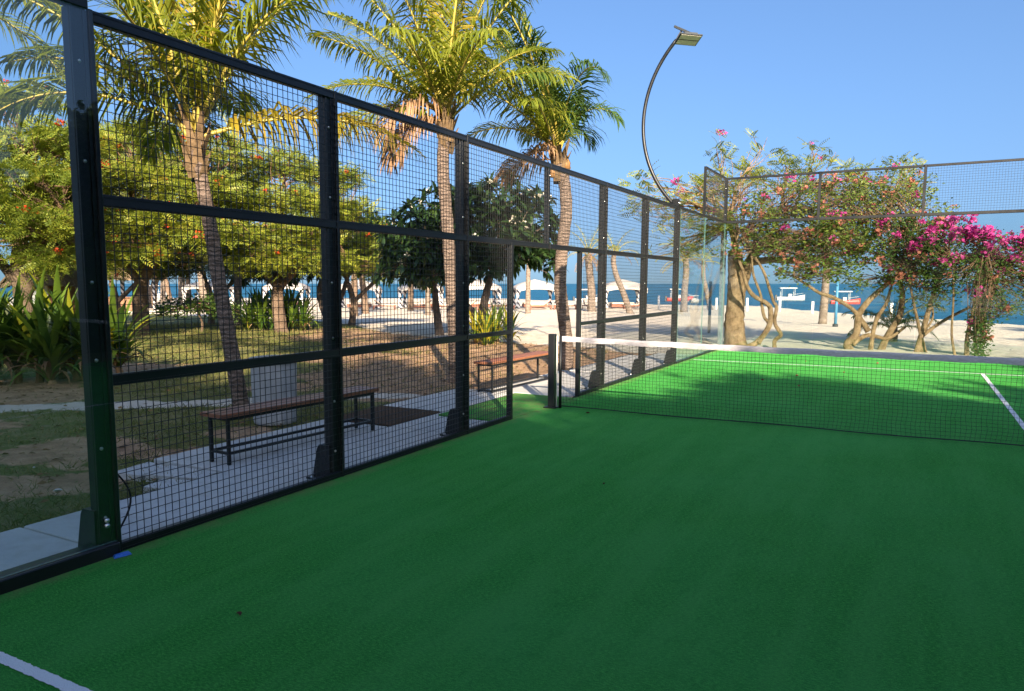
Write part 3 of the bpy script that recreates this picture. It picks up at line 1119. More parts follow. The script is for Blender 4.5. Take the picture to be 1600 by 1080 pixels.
fallen('fallen_leaf', 1.24, -6.27, 0, .030, M['dry_leaf'], 'curled dark dry leaf lying on the near turf', 'leaf', .5)
fallen('fallen_leaf', 1.26, -6.28, .003, .024, M['dry_leaf'], 'small leaf scrap touching the dark dry leaf on near turf', 'leaf', 2.1)
fallen('fallen_leaf', 1.91, -3.20, 0, .028, M['dry_leaf'], 'small reddish dry leaf alone in mid court', 'leaf', 1.2)
fallen('fallen_leaf', .62, -.24, 0, .05, M['dry_leaf'], 'dry leaf at the foot of the net near its post', 'leaf', .2)
pet = [(2.30, 5.0), (2.5, 3.6), (2.95, 5.9), (1.9, 4.1), (3.4, 7.9), (2.15, 7.6)]
for k, (x, y) in enumerate(pet):
    lab = ['red petal on sunlit turf beyond the net, left of the centre line', 'red petal on the shaded turf just beyond the net', 'red petal right behind the net nearest the far service line',
           'leftmost red petal on the turf beyond the net', 'pink petal past the far service line on the right', 'pink petal past the far service line on the left'][k]
    fallen('fallen_petal', x, y, 0, .055, M['petal'], lab, 'petal', k)
fallen('paper_scrap', -1.69, -5.35, -.045, .06, M['debris'], 'white paper scrap on the shaded lawn behind the glass', 'scrap', 1)
fallen('paper_scrap', -2.6, -5.0, -.045, .035, M['debris'], 'tiny white scrap on the lawn farther from the glass', 'scrap', 2)

# ------------------------------------------------------------------ posts outside the far end
def pole(name, x, y, z0, z1, r, mat, label, cat, n=8, group=None, lean=(0, 0)):
    o = MB().tube([(0, 0, -.2), (lean[0] * .5, lean[1] * .5, (z1 - z0) / 2), (lean[0], lean[1], z1 - z0)], [r, r, r * .96], n).build(name, mat, None, True)
    o.location = (x, y, z0)
    tag(o, label, cat, group)
    return o


gp = empty('steel_post', (-.30, 11.35, -.05), 'slim grey steel post standing behind the glass at the court corner', 'post')
MB().box(-.06, .06, -.06, .06, -.1, 3.05, .005).build('shaft', M['steel_grey'], gp)
MB().box(-.11, .11, -.11, .11, -.02, .015).build('base_plate', M['steel_grey'], gp)
pole('beach_pole', -1.82, 16.87, -.06, 1.62, .05, M['dark_paint'], 'thin dark pole stuck in the sand behind the court corner', 'pole')
bp = empty('blue_post', (1.42, 23.6, -.11), 'slim blue post standing in the sand beside a palm trunk', 'post')
MB().tube([(0, 0, -.1), (0, 0, 1.95)], .055, 10).build('shaft', M['blue_paint'], bp, True)
MB().lathe([(.0, .0), (.10, .0), (.10, .10), (.065, .12), (.0, .12)], 10).build('base', M['dark_paint'], bp)
stakes = [(-13.8, 52.3, 1.15), (-9.76, 54.66, .95), (-7.06, 52.86, 1.0), (-4.67, 52.68, .9), (-2.1, 49.8, .85), (2.91, 42.84, .85), (-22.1, 59.9, .8)]
for k, (x, y, h) in enumerate(stakes):
    pole('shore_stake', x, y, tz(x, y), tz(x, y) + h, .095, M['white_paint'],
         ['white stake on the shore below the red canopied boat', 'white stake on the shore just left of the big tan trunk', 'white stake on the shore just right of the big tan trunk', 'white stake on the shore below the small white boat',
          'white stake on the shore close left of the straight palm trunk', 'rightmost white stake on the shore, below the red boat by the vines', 'leftmost white stake on the shore, beside the white cabana'][k], 'stake', 8, 'white stakes along the shore')

# ================================================================== PLANTS
def local(base, r, a, z):
    return Vector(base) + RX * r + FX * a + ZV * z


# ------------------------------------------------------------------ palms
def frond_mesh(e0, L, droop, npair, leaf, seed, twist=0.0, hang=.5, sweep=0.0):
    """palm frond starting at the origin towards +X at elevation e0; returns rib and leaflet meshes"""
    rs = random.Random(seed)
    N = 22
    P = [Vector((0, 0, 0))]; T = []
    for i in range(N):
        t = (i + .5) / N
        e = e0 - droop * t ** 1.5
        az = sweep * t ** 1.3
        d = Vector((math.cos(e) * math.cos(az), math.cos(e) * math.sin(az), math.sin(e)))
        T.append(d); P.append(P[-1] + d * (L / N))
    T.append(T[-1])
    rib = MB().tube(P, [max(.004, .028 * (L / 2.8) * (1 - i / N) ** .8 + .003) for i in range(N + 1)], 5)
    V = []; Q = []; TR = []
    for k in range(npair):
        t = .13 + .87 * (k + .5) / npair
        f = t * N; i = min(int(f), N - 1)
        p = P[i].lerp(P[i + 1], f - i); tg = T[i]
        s0 = tg.cross(ZV)
        s0 = s0.normalized() if s0.length > 1e-3 else Vector((0, 1, 0))
        q = Matrix.Rotation(twist * t + rs.uniform(-.04, .04), 3, tg)
        s0 = q @ s0; up = s0.cross(tg)
        ll = leaf * (min(1, .45 + t * 2.2) if t < .3 else 1.0) * (1 - max(0, (t - .45) / .55) ** 1.4 * .72) * rs.uniform(.7, 1.1)
        al = R(66 - 40 * t)
        for sd in (-1, 1):
            if rs.random() < .03: continue
            d1 = (tg * math.cos(al) + s0 * (sd * math.sin(al)) + up * (.35 - .25 * t) + Vector((rs.gauss(0, .09), rs.gauss(0, .09), rs.gauss(0, .09)))).normalized()
            d2 = (d1 + Vector((0, 0, -1)) * (hang * rs.uniform(.6, 1.3))).normalized()
            d3 = (d2 + Vector((0, 0, -1)) * (hang * rs.uniform(.7, 1.5))).normalized()
            w = .0125 * rs.uniform(.75, 1.2) * (leaf / .55) ** .5
            wv = d1.cross(up * 1.0 + d1 * .01).normalized() if d1.cross(up).length > 1e-3 else s0
            wv = (wv + up * .25 * sd).normalized()
            b = len(V)
            a0_ = p; a1_ = p + d1 * (ll * .38); a2_ = a1_ + d2 * (ll * .36); a3_ = a2_ + d3 * (ll * .26)
            V += [a0_ - wv * w * .45, a0_ + wv * w * .45, a1_ - wv * w, a1_ + wv * w, a2_ - wv * w * .75, a2_ + wv * w * .75, a3_]
            Q += [(b, b + 1, b + 3, b + 2), (b + 2, b + 3, b + 5, b + 4)]
            TR.append((b + 4, b + 5, b + 6))
    return rib.mesh('midrib', True), np_mesh('frond', [tuple(v) for v in V], [np.array(Q), np.array(TR)])


def add_frond(palm, crown, d, L, droop, npair, leaf, seed, kind='palm_green', twist=0.0, hang=.5, sweep=0.0):
    e0 = math.asin(max(-1, min(1, d.z))); az = math.atan2(d.y, d.x)
    rib, lf = frond_mesh(e0, L, droop, npair, leaf, seed, twist, hang, sweep)
    o = link('frond', lf, M[kind], palm)
    o.location = crown; o.rotation_euler = (0, 0, az)
    link('midrib', rib, M['rachis_dry' if kind == 'palm_dry' else 'rachis'], o)
    return o


def palm_dir(phi, dep):
    phi, dep = R(phi), R(dep)
    return RX * (math.cos(phi) * math.cos(dep)) + ZV * (math.sin(phi) * math.cos(dep)) + FX * math.sin(dep)


def smooth_path(pts, n):
    pts = [Vector(p) for p in pts]
    out = []
    m = len(pts) - 1
    for i in range(n + 1):
        f = i / n * m; k = min(int(f), m - 1); t = f - k
        p0, p1, p2, p3 = pts[max(k - 1, 0)], pts[k], pts[k + 1], pts[min(k + 2, m)]
        out.append(.5 * ((2 * p1) + (p2 - p0) * t + (2 * p0 - 5 * p1 + 4 * p2 - p3) * t * t + (3 * p1 - p0 - 3 * p2 + p3) * t ** 3))
    return out


def palm(label, base, rz_pts, r0, r1, fronds, group='coconut palms around the court', leaf=.55, npair=62, fibre=True, nuts=0, trunkmat='palm_trunk', cat='palm tree', seed=0):
    base = Vector(base)
    t = empty('palm_tree', base, label, cat, group)
    pts = smooth_path([RX * r + ZV * z for r, z in rz_pts], 46)
    rad = []
    for i in range(47):
        f = i / 46
        r = r0 + (r1 - r0) * f
        r += .05 * r0 * math.exp(-f * 26) * 6
        r *= 1 + (.03 if i % 2 else 0) + random.uniform(-.02, .02)
        rad.append(r)
    MB().tube(pts, rad, 14, True, .03).build('trunk', M[trunkmat], t, True)
    top = pts[-1]
    if fibre:
        # old leaf bases sheathing the crown
        fb = MB()
        rs = random.Random(seed)
        for k in range(16):
            a = k * 2.4; h = -.55 + .6 * k / 16
            d = Vector((math.cos(a), math.sin(a), 0))
            p = top + ZV * h
            fb.add([p + d * r1 * .9 + d.cross(ZV) * .07, p + d * r1 * .9 - d.cross(ZV) * .07, p + d * (r1 + .12) + ZV * .32 - d.cross(ZV) * .025, p + d * (r1 + .12) + ZV * .32 + d.cross(ZV) * .025,
                    p + d * r1 * .6 + ZV * .1], [(0, 1, 2, 3), (0, 3, 4), (1, 4, 2)])
        fb.build('leaf_bases', M['fibre'], t)
    for i, f in enumerate(fronds):
        phi, dp, L, droop = f[:4]
        kw = f[4] if len(f) > 4 else {}
        kind = kw.get('kind', 'palm_green')
        add_frond(t, top + ZV * random.uniform(-.12, .12), palm_dir(phi, dp), L, R(droop), int(npair * max(.5, L / 2.8)), leaf * kw.get('leaf', 1), seed * 100 + i, kind, R(kw.get('twist', random.uniform(-50, 50))), kw.get('hang', .85), R(kw.get('sweep', random.uniform(-15, 15))))
    for k in range(nuts):
        a = k * 2.1
        n = MB().lathe([(.0, -.13), (.06, -.11), (.09, -.04), (.095, .03), (.06, .10), (.0, .13)], 10).build('coconut', M['coconut'], t, True)
        n.location = top + Vector((math.cos(a) * .15, math.sin(a) * .15, -.18 - .07 * (k % 3)))
        n.scale = (.72, .72, .8)
    return t


YEL = dict(kind='palm_yellow'); DRY = dict(kind='palm_dry', hang=1.2)
# palm by the bin
palm('coconut palm with leaning trunk right behind the grey litter bin', (-3.02, -2.2, -.06),
     [(0, -.1), (-.13, .79), (-.23, 1.49), (-.31, 2.15), (-.39, 2.7), (-.44, 3.05), (-.46, 3.3)], .092, .070,
     [(98, -8, 3.0, 28), (86, 10, 3.1, 26), (76, -10, 3.0, 34), (66, 10, 2.9, 34), (112, 8, 2.9, 36), (124, -12, 2.8, 44), (137, 10, 2.6, 55), (150, -15, 2.3, 70), (56, -14, 2.6, 45),
      (20, 8, 2.75, 56, dict(kind='palm_yellow', hang=1.5, twist=10, sweep=0, leaf=1.0)), (90, 48, 2.5, 60), (104, -42, 2.6, 55), (132, 45, 2.2, 75), (88, -2, 2.8, 14, YEL), (80, 4, 2.8, 20, YEL), (104, 3, 2.8, 20)], seed=1, leaf=.92, npair=74)
# palm behind the middle post
palm('tall coconut palm with hanging brown fronds behind the third fence post', (-2.55, 1.95, -.06),
     [(0, -.1), (-.02, .73), (-.07, 1.68), (-.13, 2.63), (-.19, 3.38), (-.17, 3.91), (-.14, 4.2)], .106, .09,
     [(97, 6, 3.1, 18), (86, -8, 3.0, 20), (78, 8, 3.1, 24), (105, -8, 2.9, 24), (133, 4, 2.7, 34), (126, 14, 2.9, 30), (150, 0, 2.3, 60), (160, -12, 1.9, 70), (66, -8, 2.9, 36), (56, 14, 2.6, 50), (44, -14, 2.2, 70),
      (92, 42, 2.6, 50), (112, -42, 2.4, 60), (70, -44, 2.4, 60), (83, 2, 3.0, 14, YEL), (91, -4, 2.9, 10, YEL), (116, 2, 2.8, 30),
      (170, 5, 1.25, 110, DRY), (186, -25, 1.1, 80, DRY), (150, -30, 1.4, 125, DRY)], seed=2, leaf=.92, npair=74)
# palm with the curved trunk
palm('coconut palm with kinked bare trunk and windblown crown past the gate', (-1.62, 4.4, -.06),
     [(-.01, -.1), (.01, .4), (-.06, .99), (-.13, 1.58), (-.11, 2.17), (-.04, 2.88), (-.08, 3.41), (-.18, 3.92)], .118, .104,
     [(112, 6, 3.3, 30, dict(kind='palm_dark')), (104, -10, 3.4, 30, dict(kind='palm_dark')), (100, 4, 3.3, 28), (97, 8, 2.8, 60, dict(kind='palm_dark', sweep=10)), (88, -6, 2.5, 130, dict(kind='palm_dark', hang=.8, sweep=0)), (88, 5, 2.3, 135, dict(kind='palm_dark', hang=.8, sweep=0)), (100, -22, 2.3, 100, dict(kind='palm_dark', sweep=0)),
      (83, -2, 1.6, 145, dict(kind='palm_dark', hang=.9)), (120, 8, 2.9, 40), (130, -10, 2.5, 50), (145, 10, 2.0, 70), (78, 10, 1.3, 140, dict(kind='palm_dark')), (95, 46, 2.4, 65, dict(kind='palm_dark')),
      (116, -44, 2.4, 65), (96, 0, 2.7, 45, dict(kind='palm_dark')), (120, 4, 2.9, 30), (172, 8, 1.1, 50, DRY), (160, -25, .9, 95, DRY)], seed=3, leaf=.82, npair=74, nuts=5)
# palm whose fronds hang into the top left corner
palm('coconut palm at the far left whose frond tips hang behind the glass', (-6.6, -4.6, -.06), [(0, -.1), (.1, 1.8), (.1, 3.6), (.0, 4.9)], .15, .12,
     [(20, 5, 2.7, 75), (35, -12, 2.8, 80), (8, 20, 2.6, 70), (60, 0, 2.8, 60), (95, 10, 2.8, 50), (130, -10, 2.8, 60), (160, 10, 2.6, 70), (-5, -8, 2.4, 70), (80, 50, 2.6, 75), (100, -50, 2.6, 75), (45, 30, 2.7, 80), (15, -30, 2.5, 80)], seed=4, leaf=.7, npair=80)
# palm crown behind the flame trees
palm('smaller coconut palm whose green crown rises behind the flame trees', (-18.6, 12.2, -.1), [(0, -.1), (.1, 2), (.15, 4.4), (.1, 6.6)], .14, .11,
     [(100, 5, 2.3, 45), (80, -10, 2.3, 45), (62, 10, 2.2, 60), (120, 0, 2.2, 55), (140, 15, 2.2, 65), (40, -10, 2.1, 75), (20, 10, 2.0, 85), (160, -10, 2.0, 85), (90, 50, 2.0, 75), (95, -50, 2.0, 80), (30, 40, 2.0, 90)], seed=5, leaf=.5, npair=50)

# beach palms farther off
BEACH = 'palms on the beach'
palm('stout beach palm with yellow skirt, leftmost beyond the net post', (-16.95, 45.6, tz(-16.9, 45.6)), [(0, -.1), (-.05, 1.5), (-.2, 2.8), (-.35, 4.3)], .30, .26,
     [(100, 5, 2.6, 40), (80, -10, 2.6, 40), (65, 10, 2.4, 60), (115, -6, 2.5, 50), (135, 15, 2.3, 75), (45, -15, 2.2, 85), (25, 10, 1.9, 90, YEL), (155, -10, 1.9, 90, YEL), (-30, -20, 1.7, 55, DRY), (210, -15, 1.7, 55, DRY), (-60, -30, 1.7, 20, DRY), (240, 20, 1.7, 25, DRY), (90, -60, 2.0, 120, DRY), (-45, 10, 1.6, 30, YEL), (225, 0, 1.6, 40, YEL), (80, 50, 2.2, 80)],
     BEACH, .6, 34, False, 0, 'palm_trunk_far', seed=6)
palm('leaning beach palm with thin curved trunk over the white cabana', (-13.2, 43.4, tz(-13.2, 43.4)), [(0, -.1), (-.5, 1.3), (-1.05, 2.6), (-1.3, 3.6), (-1.25, 4.2)], .22, .16,
     [(100, 5, 2.4, 50), (75, -10, 2.4, 55), (55, 10, 2.3, 80), (125, 0, 2.3, 70), (150, 15, 2.2, 85), (30, -15, 2.2, 95), (8, 8, 2.1, 80, YEL), (170, -10, 2.1, 80, YEL), (85, 50, 2.2, 80), (100, -50, 2.2, 100), (195, 10, 1.6, 60, DRY), (-10, 10, 1.6, 60, DRY)],
     BEACH, .6, 34, False, 0, 'palm_trunk_far', seed=7)
palm('pale beach palm seen through the glass just left of the big trunk', (-10.6, 47.8, tz(-10.6, 47.8)), [(0, -.1), (.0, 1.5), (.08, 3.0), (.0, 3.9)], .26, .2,
     [(100, 5, 2.5, 60), (75, -10, 2.5, 65), (50, 10, 2.4, 85), (125, 0, 2.4, 80), (150, 15, 2.4, 85), (25, -15, 2.3, 95), (5, 8, 2.2, 80, YEL), (175, -10, 2.3, 80, YEL), (85, 50, 2.2, 90), (190, 10, 1.9, 50, YEL), (-12, 5, 1.8, 60, DRY)],
     BEACH, .6, 34, False, 0, 'palm_trunk_far', seed=8)
palm('slim beach palm with tilted trunk behind the thin dark pole', (-9.8, 52.9, tz(-9.8, 52.9)), [(0, -.1), (-.3, 1.2), (-.6, 2.3), (-.7, 3.2), (-.7, 3.9)], .2, .15,
     [(95, 5, 2.2, 60), (65, -10, 2.2, 75), (125, 10, 2.2, 75), (150, -10, 2.1, 90), (35, 10, 2.1, 90), (10, -5, 2, 80), (170, 5, 2, 80), (90, -50, 2, 95)], BEACH, .6, 30, False, 0, 'palm_trunk_far', seed=9)
palm('straight beach palm trunk standing beside the slim blue post', (.71, 26.4, tz(.7, 26.4)), [(0, -.1), (.04, 1.1), (.05, 2.3), (.05, 3.6)], .165, .13,
     [(100, 15, 2.0, 60), (70, -10, 2.0, 70), (45, 20, 2.0, 90), (130, 0, 2.0, 80), (155, 15, 2.0, 90), (20, -10, 1.9, 95), (90, 55, 2.0, 80), (85, -50, 2.0, 95)], BEACH, .55, 34, False, 0, 'palm_trunk_far', seed=10)
palm('low dark bushy palm growing on the sand behind the vines', (3.5, 15.2, -.08), [(0, -.1), (.02, .2), (.0, .45)], .13, .11,
     [(90, 0, 1.5, 50, dict(kind='palm_dark')), (70, 15, 1.5, 65, dict(kind='palm_dark')), (110, -15, 1.5, 65, dict(kind='palm_dark')), (50, -5, 1.45, 80, dict(kind='palm_dark')), (130, 10, 1.45, 80, dict(kind='palm_dark')), (30, 10, 1.3, 85, dict(kind='palm_dark')), (150, -10, 1.3, 85, dict(kind='palm_dark')),
      (80, 50, 1.4, 70, dict(kind='palm_dark')), (100, -50, 1.4, 80, dict(kind='palm_dark')), (60, -40, 1.4, 80, dict(kind='palm_dark')), (120, 40, 1.4, 80, dict(kind='palm_dark')), (15, -25, 1.2, 70, dict(kind='palm_dark')), (165, 25, 1.2, 70, dict(kind='palm_dark'))], 'palms on the beach', .42, 60, False, 0, seed=11)
palm('palm at the right edge whose frond tips reach past the mesh strip', (10.6, 20.5, -.1), [(0, -.1), (.0, 1.8), (.02, 3.4), (.0, 4.2)], .17, .14,
     [(155, -12, 2.7, 45), (165, 12, 2.6, 55), (140, 0, 2.6, 60), (110, 10, 2.6, 50), (80, -5, 2.6, 50), (50, 5, 2.6, 60), (20, 0, 2.5, 70), (180, 10, 2.3, 70), (90, 55, 2.4, 80), (95, -55, 2.4, 80)], BEACH, .55, 50, False, 0, 'palm_trunk_far', seed=12)

# ------------------------------------------------------------------ leafy trees
def feather_tpl(pairs=7):
    V = []; F = []
    for k in range(pairs):
        x = .12 + .86 * k / (pairs - 1)
        ll = .26 * (1 - .55 * abs(x - .45) / .55)
        z = -.22 * x * x
        for s in (-1, 1):
            b = len(V)
            V += [(x, 0, z), (x + .08, s * ll * .5, z + .01), (x + .10, s * ll, z - .03), (x - .02, s * ll * .55, z + .0)]
            F.append((b, b + 1, b + 2, b + 3) if s < 0 else (b, b + 3, b + 2, b + 1))
    return np.array(V), np.array(F)


LEAF_TPL = (np.array([(0, 0, 0), (.45, .27, .07), (1, 0, -.03), (.45, -.27, .07)]), np.array([(0, 2, 1), (0, 3, 2)]))
BRACT_TPL = (np.array([(0, 0, 0), (.45, .42, .12), (1, 0, .03), (.45, -.42, .12)]), np.array([(0, 2, 1), (0, 3, 2)]))
ROS_TPL = (np.array([(0, .03, 0), (0, -.03, 0), (.35, .12, .06), (.35, -.12, .06), (.72, .13, .0), (.72, -.13, .0), (1, 0, -.12)]), [np.array([(0, 1, 3, 2), (2, 3, 5, 4)]), np.array([(4, 5, 6)])])
NEEDLE_TPL = (np.array([(0, .02, 0), (0, -.02, 0), (.5, -.05, -.08), (.5, .05, -.08), (1, 0, -.34)]), [np.array([(0, 1, 2, 3)]), np.array([(3, 2, 4)])])
FEATHER = feather_tpl()


def rand_dirs(n, zlo=-1, zhi=1):
    a = rng.uniform(0, 2 * np.pi, n); z = rng.uniform(zlo, zhi, n)
    r = np.sqrt(np.maximum(0, 1 - z * z))
    return np.column_stack([r * np.cos(a), r * np.sin(a), z])


def leaf_cloud(kind, tips, dirs, size, per, spread):
    n = len(tips)
    P = np.repeat(tips, per, 0); D = np.repeat(dirs, per, 0)
    m = len(P)
    if kind == 'feather':
        d = rand_dirs(m, -.55, .75) + .35 * D
        pos = P + rng.normal(0, spread * .4, (m, 3)) * (1, 1, .7)
        return scatter('crown', FEATHER[0], FEATHER[1], frames(d, rng.normal(0, .95, m)), pos, size * rng.uniform(.7, 1.25, m))
    if kind == 'small':
        d = rand_dirs(m, -.6, .7) + .4 * D
        pos = P + rand_dirs(m) * (spread * rng.uniform(0, 1, (m, 1)) ** .6)
        return scatter('crown', LEAF_TPL[0], LEAF_TPL[1], frames(d, rng.uniform(-1.2, 1.2, m)), pos, size * rng.uniform(.65, 1.3, m))
    if kind == 'rosette':
        ax = D + (0, 0, .4)
        ax /= np.linalg.norm(ax, axis=1, keepdims=True)
        rd = rand_dirs(m); rd -= ax * np.sum(rd * ax, 1, keepdims=True)
        rd /= np.linalg.norm(rd, axis=1, keepdims=True)
        d = rd + ax * rng.uniform(-.15, .9, (m, 1))
        return scatter('crown', ROS_TPL[0], ROS_TPL[1], frames(d, rng.normal(0, .3, m)), P, size * rng.uniform(.7, 1.2, m))
    if kind == 'needle':
        d = rand_dirs(m, -.8, .3) + .3 * D
        pos = P + rand_dirs(m) * (spread * rng.uniform(0, 1, (m, 1)) ** .5)
        return scatter('crown', NEEDLE_TPL[0], NEEDLE_TPL[1], frames(d, rng.uniform(-.5, .5, m)), pos, size * rng.uniform(.6, 1.3, m))
    if kind == 'flower':
        d = rand_dirs(m, -.3, 1)
        pos = P + rand_dirs(m) * (spread * rng.uniform(0, 1, (m, 1)) ** .6)
        return scatter('flowers', BRACT_TPL[0], BRACT_TPL[1], frames(d, rng.uniform(-1.5, 1.5, m)), pos, size * rng.uniform(.7, 1.3, m))


CLUSTERS = {}


def tree(name, label, cat, base, stems, clumps, leaf, bark, leafmat, group=None, size=.4, per=6, spread=.25, flowers=(), limb_r=.07, twig_r=.016, twigmat='twig', bare=0, crown_name='crown'):
    """stems: [( [(r,a,z)..], r0, r1 )]; clumps: [(r,a,z, rr,ra,rz, tips, stem index)] in metres from the base"""
    base = Vector(base)
    t = empty(name, base, label, cat, group)
    b3 = lambda r, a, z: RX * r + FX * a + ZV * z
    tr = MB(); ends = []
    for pts, r0, r1 in stems:
        p = smooth_path([b3(*q) for q in pts], max(8, len(pts) * 5))
        k = len(p) - 1
        tr.tube(p, [(r0 + (r1 - r0) * i / k) * (1 + random.uniform(-.05, .05)) * (1 + .35 * math.exp(-i * .9)) for i in range(k + 1)], 10, True, .05)
        ends.append(p)
    tw = MB(); TIPS = []; DIRS = []; OUT = []
    for (r, a, z, rr, ra, rz, nt_, si) in clumps:
        c = b3(r, a, z)
        sp = ends[si]
        s0 = sp[-1]; dv = (sp[-1] - sp[-3]).normalized()
        ln = (c - s0).length
        mid = s0 + dv * ln * .45 + Vector((random.uniform(-.2, .2), random.uniform(-.2, .2), random.uniform(-.05, .2))) * ln * .4
        lp = smooth_path([s0, s0.lerp(mid, .6) + dv * .1, mid.lerp(c, .35), c], 12)
        rl = max(limb_r * min(1.2, .5 + nt_ / 120), .02)
        r1s = stems[si][2]
        tr.tube(lp, [max(.012, min(rl, r1s) * (1 - .75 * i / 12)) for i in range(13)], 6)
        n = nt_
        dv_ = rand_dirs(n)
        rad = rng.uniform(.15, 1, n) ** .45
        off = dv_ * rad[:, None]
        for k in range(n):
            o = off[k]
            tip = c + RX * (o[0] * rr) + FX * (o[1] * ra) + ZV * (o[2] * rz)
            q = lp[int(rng.integers(5, 13))]
            m = q.lerp(tip, .5) + Vector(rng.normal(0, .12, 3)) * (tip - q).length
            if (k % 2 == 0) or nt_ < 60:
                tw.tube([q, q.lerp(m, .7), m.lerp(tip, .45), tip], [twig_r, twig_r * .8, twig_r * .55, twig_r * .3], 4, False)
            d = (tip - m).normalized()
            TIPS.append(tip); DIRS.append(d); OUT.append(o[2] * .6 + rad[k])
    # bare twigs sticking out of the crown
    tr.build('trunk', M[bark], t, True)
    tw.build('branches', M[twigmat], t)
    T = np.array(TIPS); D = np.array(DIRS); O = np.array(OUT)
    keep = rng.random(len(T)) > bare
    link(crown_name, leaf_cloud(leaf, T[keep], D[keep], size, per, spread), M[leafmat], t)
    for (fm, frac, per_f, fs, fspread, fsel) in flowers:
        w = O + rng.normal(0, .35, len(O))
        if fsel == 'top': w = O + T[:, 2] * .9 + rng.normal(0, .5, len(O))
        k = max(1, int(len(T) * frac))
        idx = np.argsort(-w)[:k] if fsel != 'any' else rng.permutation(len(T))[:k]
        pos = T[idx] + D[idx] * .04 + (0, 0, .03)
        if k > 150:
            o = link('flowers', leaf_cloud('flower', pos, D[idx], fs, per_f, fspread), M[fm], t)
            o['kind'] = 'stuff'
            continue
        key = (fm, per_f, fs, fspread)
        if key not in CLUSTERS:
            CLUSTERS[key] = [leaf_cloud('flower', np.zeros((1, 3)), np.array([[0, 0, 1.0]]), fs, max(per_f, 18), min(fspread, fs * 1.45)) for _ in range(5)]
        for j in range(k):
            o = link('blossom_cluster', CLUSTERS[key][j % 5], M[fm], t)
            o.location = pos[j]
            sc = random.uniform(.7, 1.35)
            o.scale = (sc, sc, sc * random.uniform(.7, 1.0))
            o.rotation_euler = (random.uniform(-.5, .5), random.uniform(-.5, .5), random.uniform(0, 6.28))
    return t


FL = [('flame_flower', .055, 18, .075, .13, 'out')]
tree('flame_tree', 'flame tree with layered feathery crown behind the glass at far left', 'tree', (-14.98, 2.0, -.06),
     [([(0, 0, -.1), (.05, 0, 1.0), (-.1, .1, 2.0), (.1, 0, 2.8)], .24, .15), ([(.02, 0, 1.2), (.6, -.3, 1.9), (1.2, -.5, 2.4)], .15, .10), ([(0, 0, 1.5), (-.7, .2, 2.3), (-1.2, .3, 3.0)], .14, .09)],
     [(-1.6, -.4, 5.7, 1.3, 1.2, 0.36, 66, 2), (.0, .3, 6.0, 1.0, 1.1, 0.36, 49, 0), (1.1, 0, 5.0, 1.1, 1.2, 0.33, 66, 0), (-.6, -.6, 4.7, 1.4, 1.2, 0.33, 82, 0), (1.0, -.8, 4.0, 1.2, 1.1, 0.30, 74, 1), (-1.3, -.9, 3.8, 1.1, 1.0, 0.30, 66, 2),
      (.2, -1.1, 3.4, 1.2, 1.0, 0.29, 74, 1), (1.4, -1.2, 2.95, 1.0, .9, 0.29, 66, 1), (-.8, -1.2, 2.6, 1.0, .8, 0.29, 57, 1), (1.1, -.9, 2.2, .7, .7, 0.23, 33, 1)],
     'feather', 'bark', 'flame_leaf', 'flame trees left of the court', .36, 9, .34, FL, .09, .02, bare=.1)
tree('flame_tree', 'flame tree with orange blossoms beside the leaning palm trunk', 'tree', (-16.55, 6.46, -.06),
     [([(0, 0, -.1), (.0, 0, 1.2), (.1, .1, 2.4), (.05, 0, 3.4)], .25, .15), ([(.05, 0, 1.6), (.8, -.3, 2.5), (1.5, -.4, 3.2)], .14, .09), ([(0, 0, 1.8), (-.9, -.2, 2.7), (-1.5, -.2, 3.4)], .14, .09)],
     [(-1.5, -.4, 5.5, 1.2, 1.2, 0.36, 66, 2), (.3, .2, 6.0, 1.3, 1.2, 0.36, 66, 0), (2.2, 0, 5.5, 1.3, 1.2, 0.36, 66, 1), (-1.9, -.9, 4.4, 1.3, 1.1, 0.33, 82, 2), (.2, -.8, 4.7, 1.4, 1.2, 0.33, 90, 0), (2.2, -.7, 4.3, 1.4, 1.1, 0.33, 90, 1),
      (-1.2, -1.3, 3.4, 1.3, 1.0, 0.33, 82, 2), (.9, -1.3, 3.5, 1.4, 1.0, 0.33, 90, 1), (2.6, -1.2, 3.1, 1.2, 1.0, 0.33, 66, 1), (-1.8, -1.4, 2.6, .9, .9, 0.29, 49, 2), (.2, -1.5, 2.5, 1.3, .9, 0.29, 66, 0)],
     'feather', 'bark', 'flame_leaf', 'flame trees left of the court', .38, 9, .36, [('flame_flower', .08, 18, .09, .15, 'out')], .09, .02, bare=.1)
tree('flame_tree', 'flame tree spreading above the round strap leaved bush', 'tree', (-14.03, 9.85, -.08),
     [([(0, 0, -.1), (-.1, 0, 1.2), (.0, .1, 2.2), (.1, 0, 3.2)], .22, .13), ([(-.05, 0, 1.5), (.9, -.3, 2.4), (1.5, -.4, 3.0)], .13, .08), ([(-.05, 0, 1.5), (-.9, -.3, 2.5), (-1.5, -.4, 3.1)], .13, .08)],
     [(-1.5, .2, 5.0, 1.3, 1.2, 0.36, 74, 2), (.3, .2, 5.4, 1.2, 1.2, 0.36, 66, 0), (1.7, .2, 5.0, 1.2, 1.1, 0.36, 66, 1), (-1.6, -.7, 4.0, 1.4, 1.1, 0.33, 90, 2), (.3, -.6, 4.2, 1.3, 1.1, 0.33, 90, 0), (1.9, -.6, 3.9, 1.2, 1.1, 0.33, 74, 1),
      (-1.2, -1.2, 3.1, 1.3, 1.0, 0.33, 82, 2), (.8, -1.2, 3.1, 1.3, 1.0, 0.33, 82, 1), (-.3, -1.4, 2.4, 1.4, .9, 0.30, 82, 0), (1.6, -1.2, 2.4, 1.0, .9, 0.29, 57, 1)],
     'feather', 'bark', 'flame_leaf', 'flame trees left of the court', .38, 9, .36, FL, .08, .02, bare=.1)
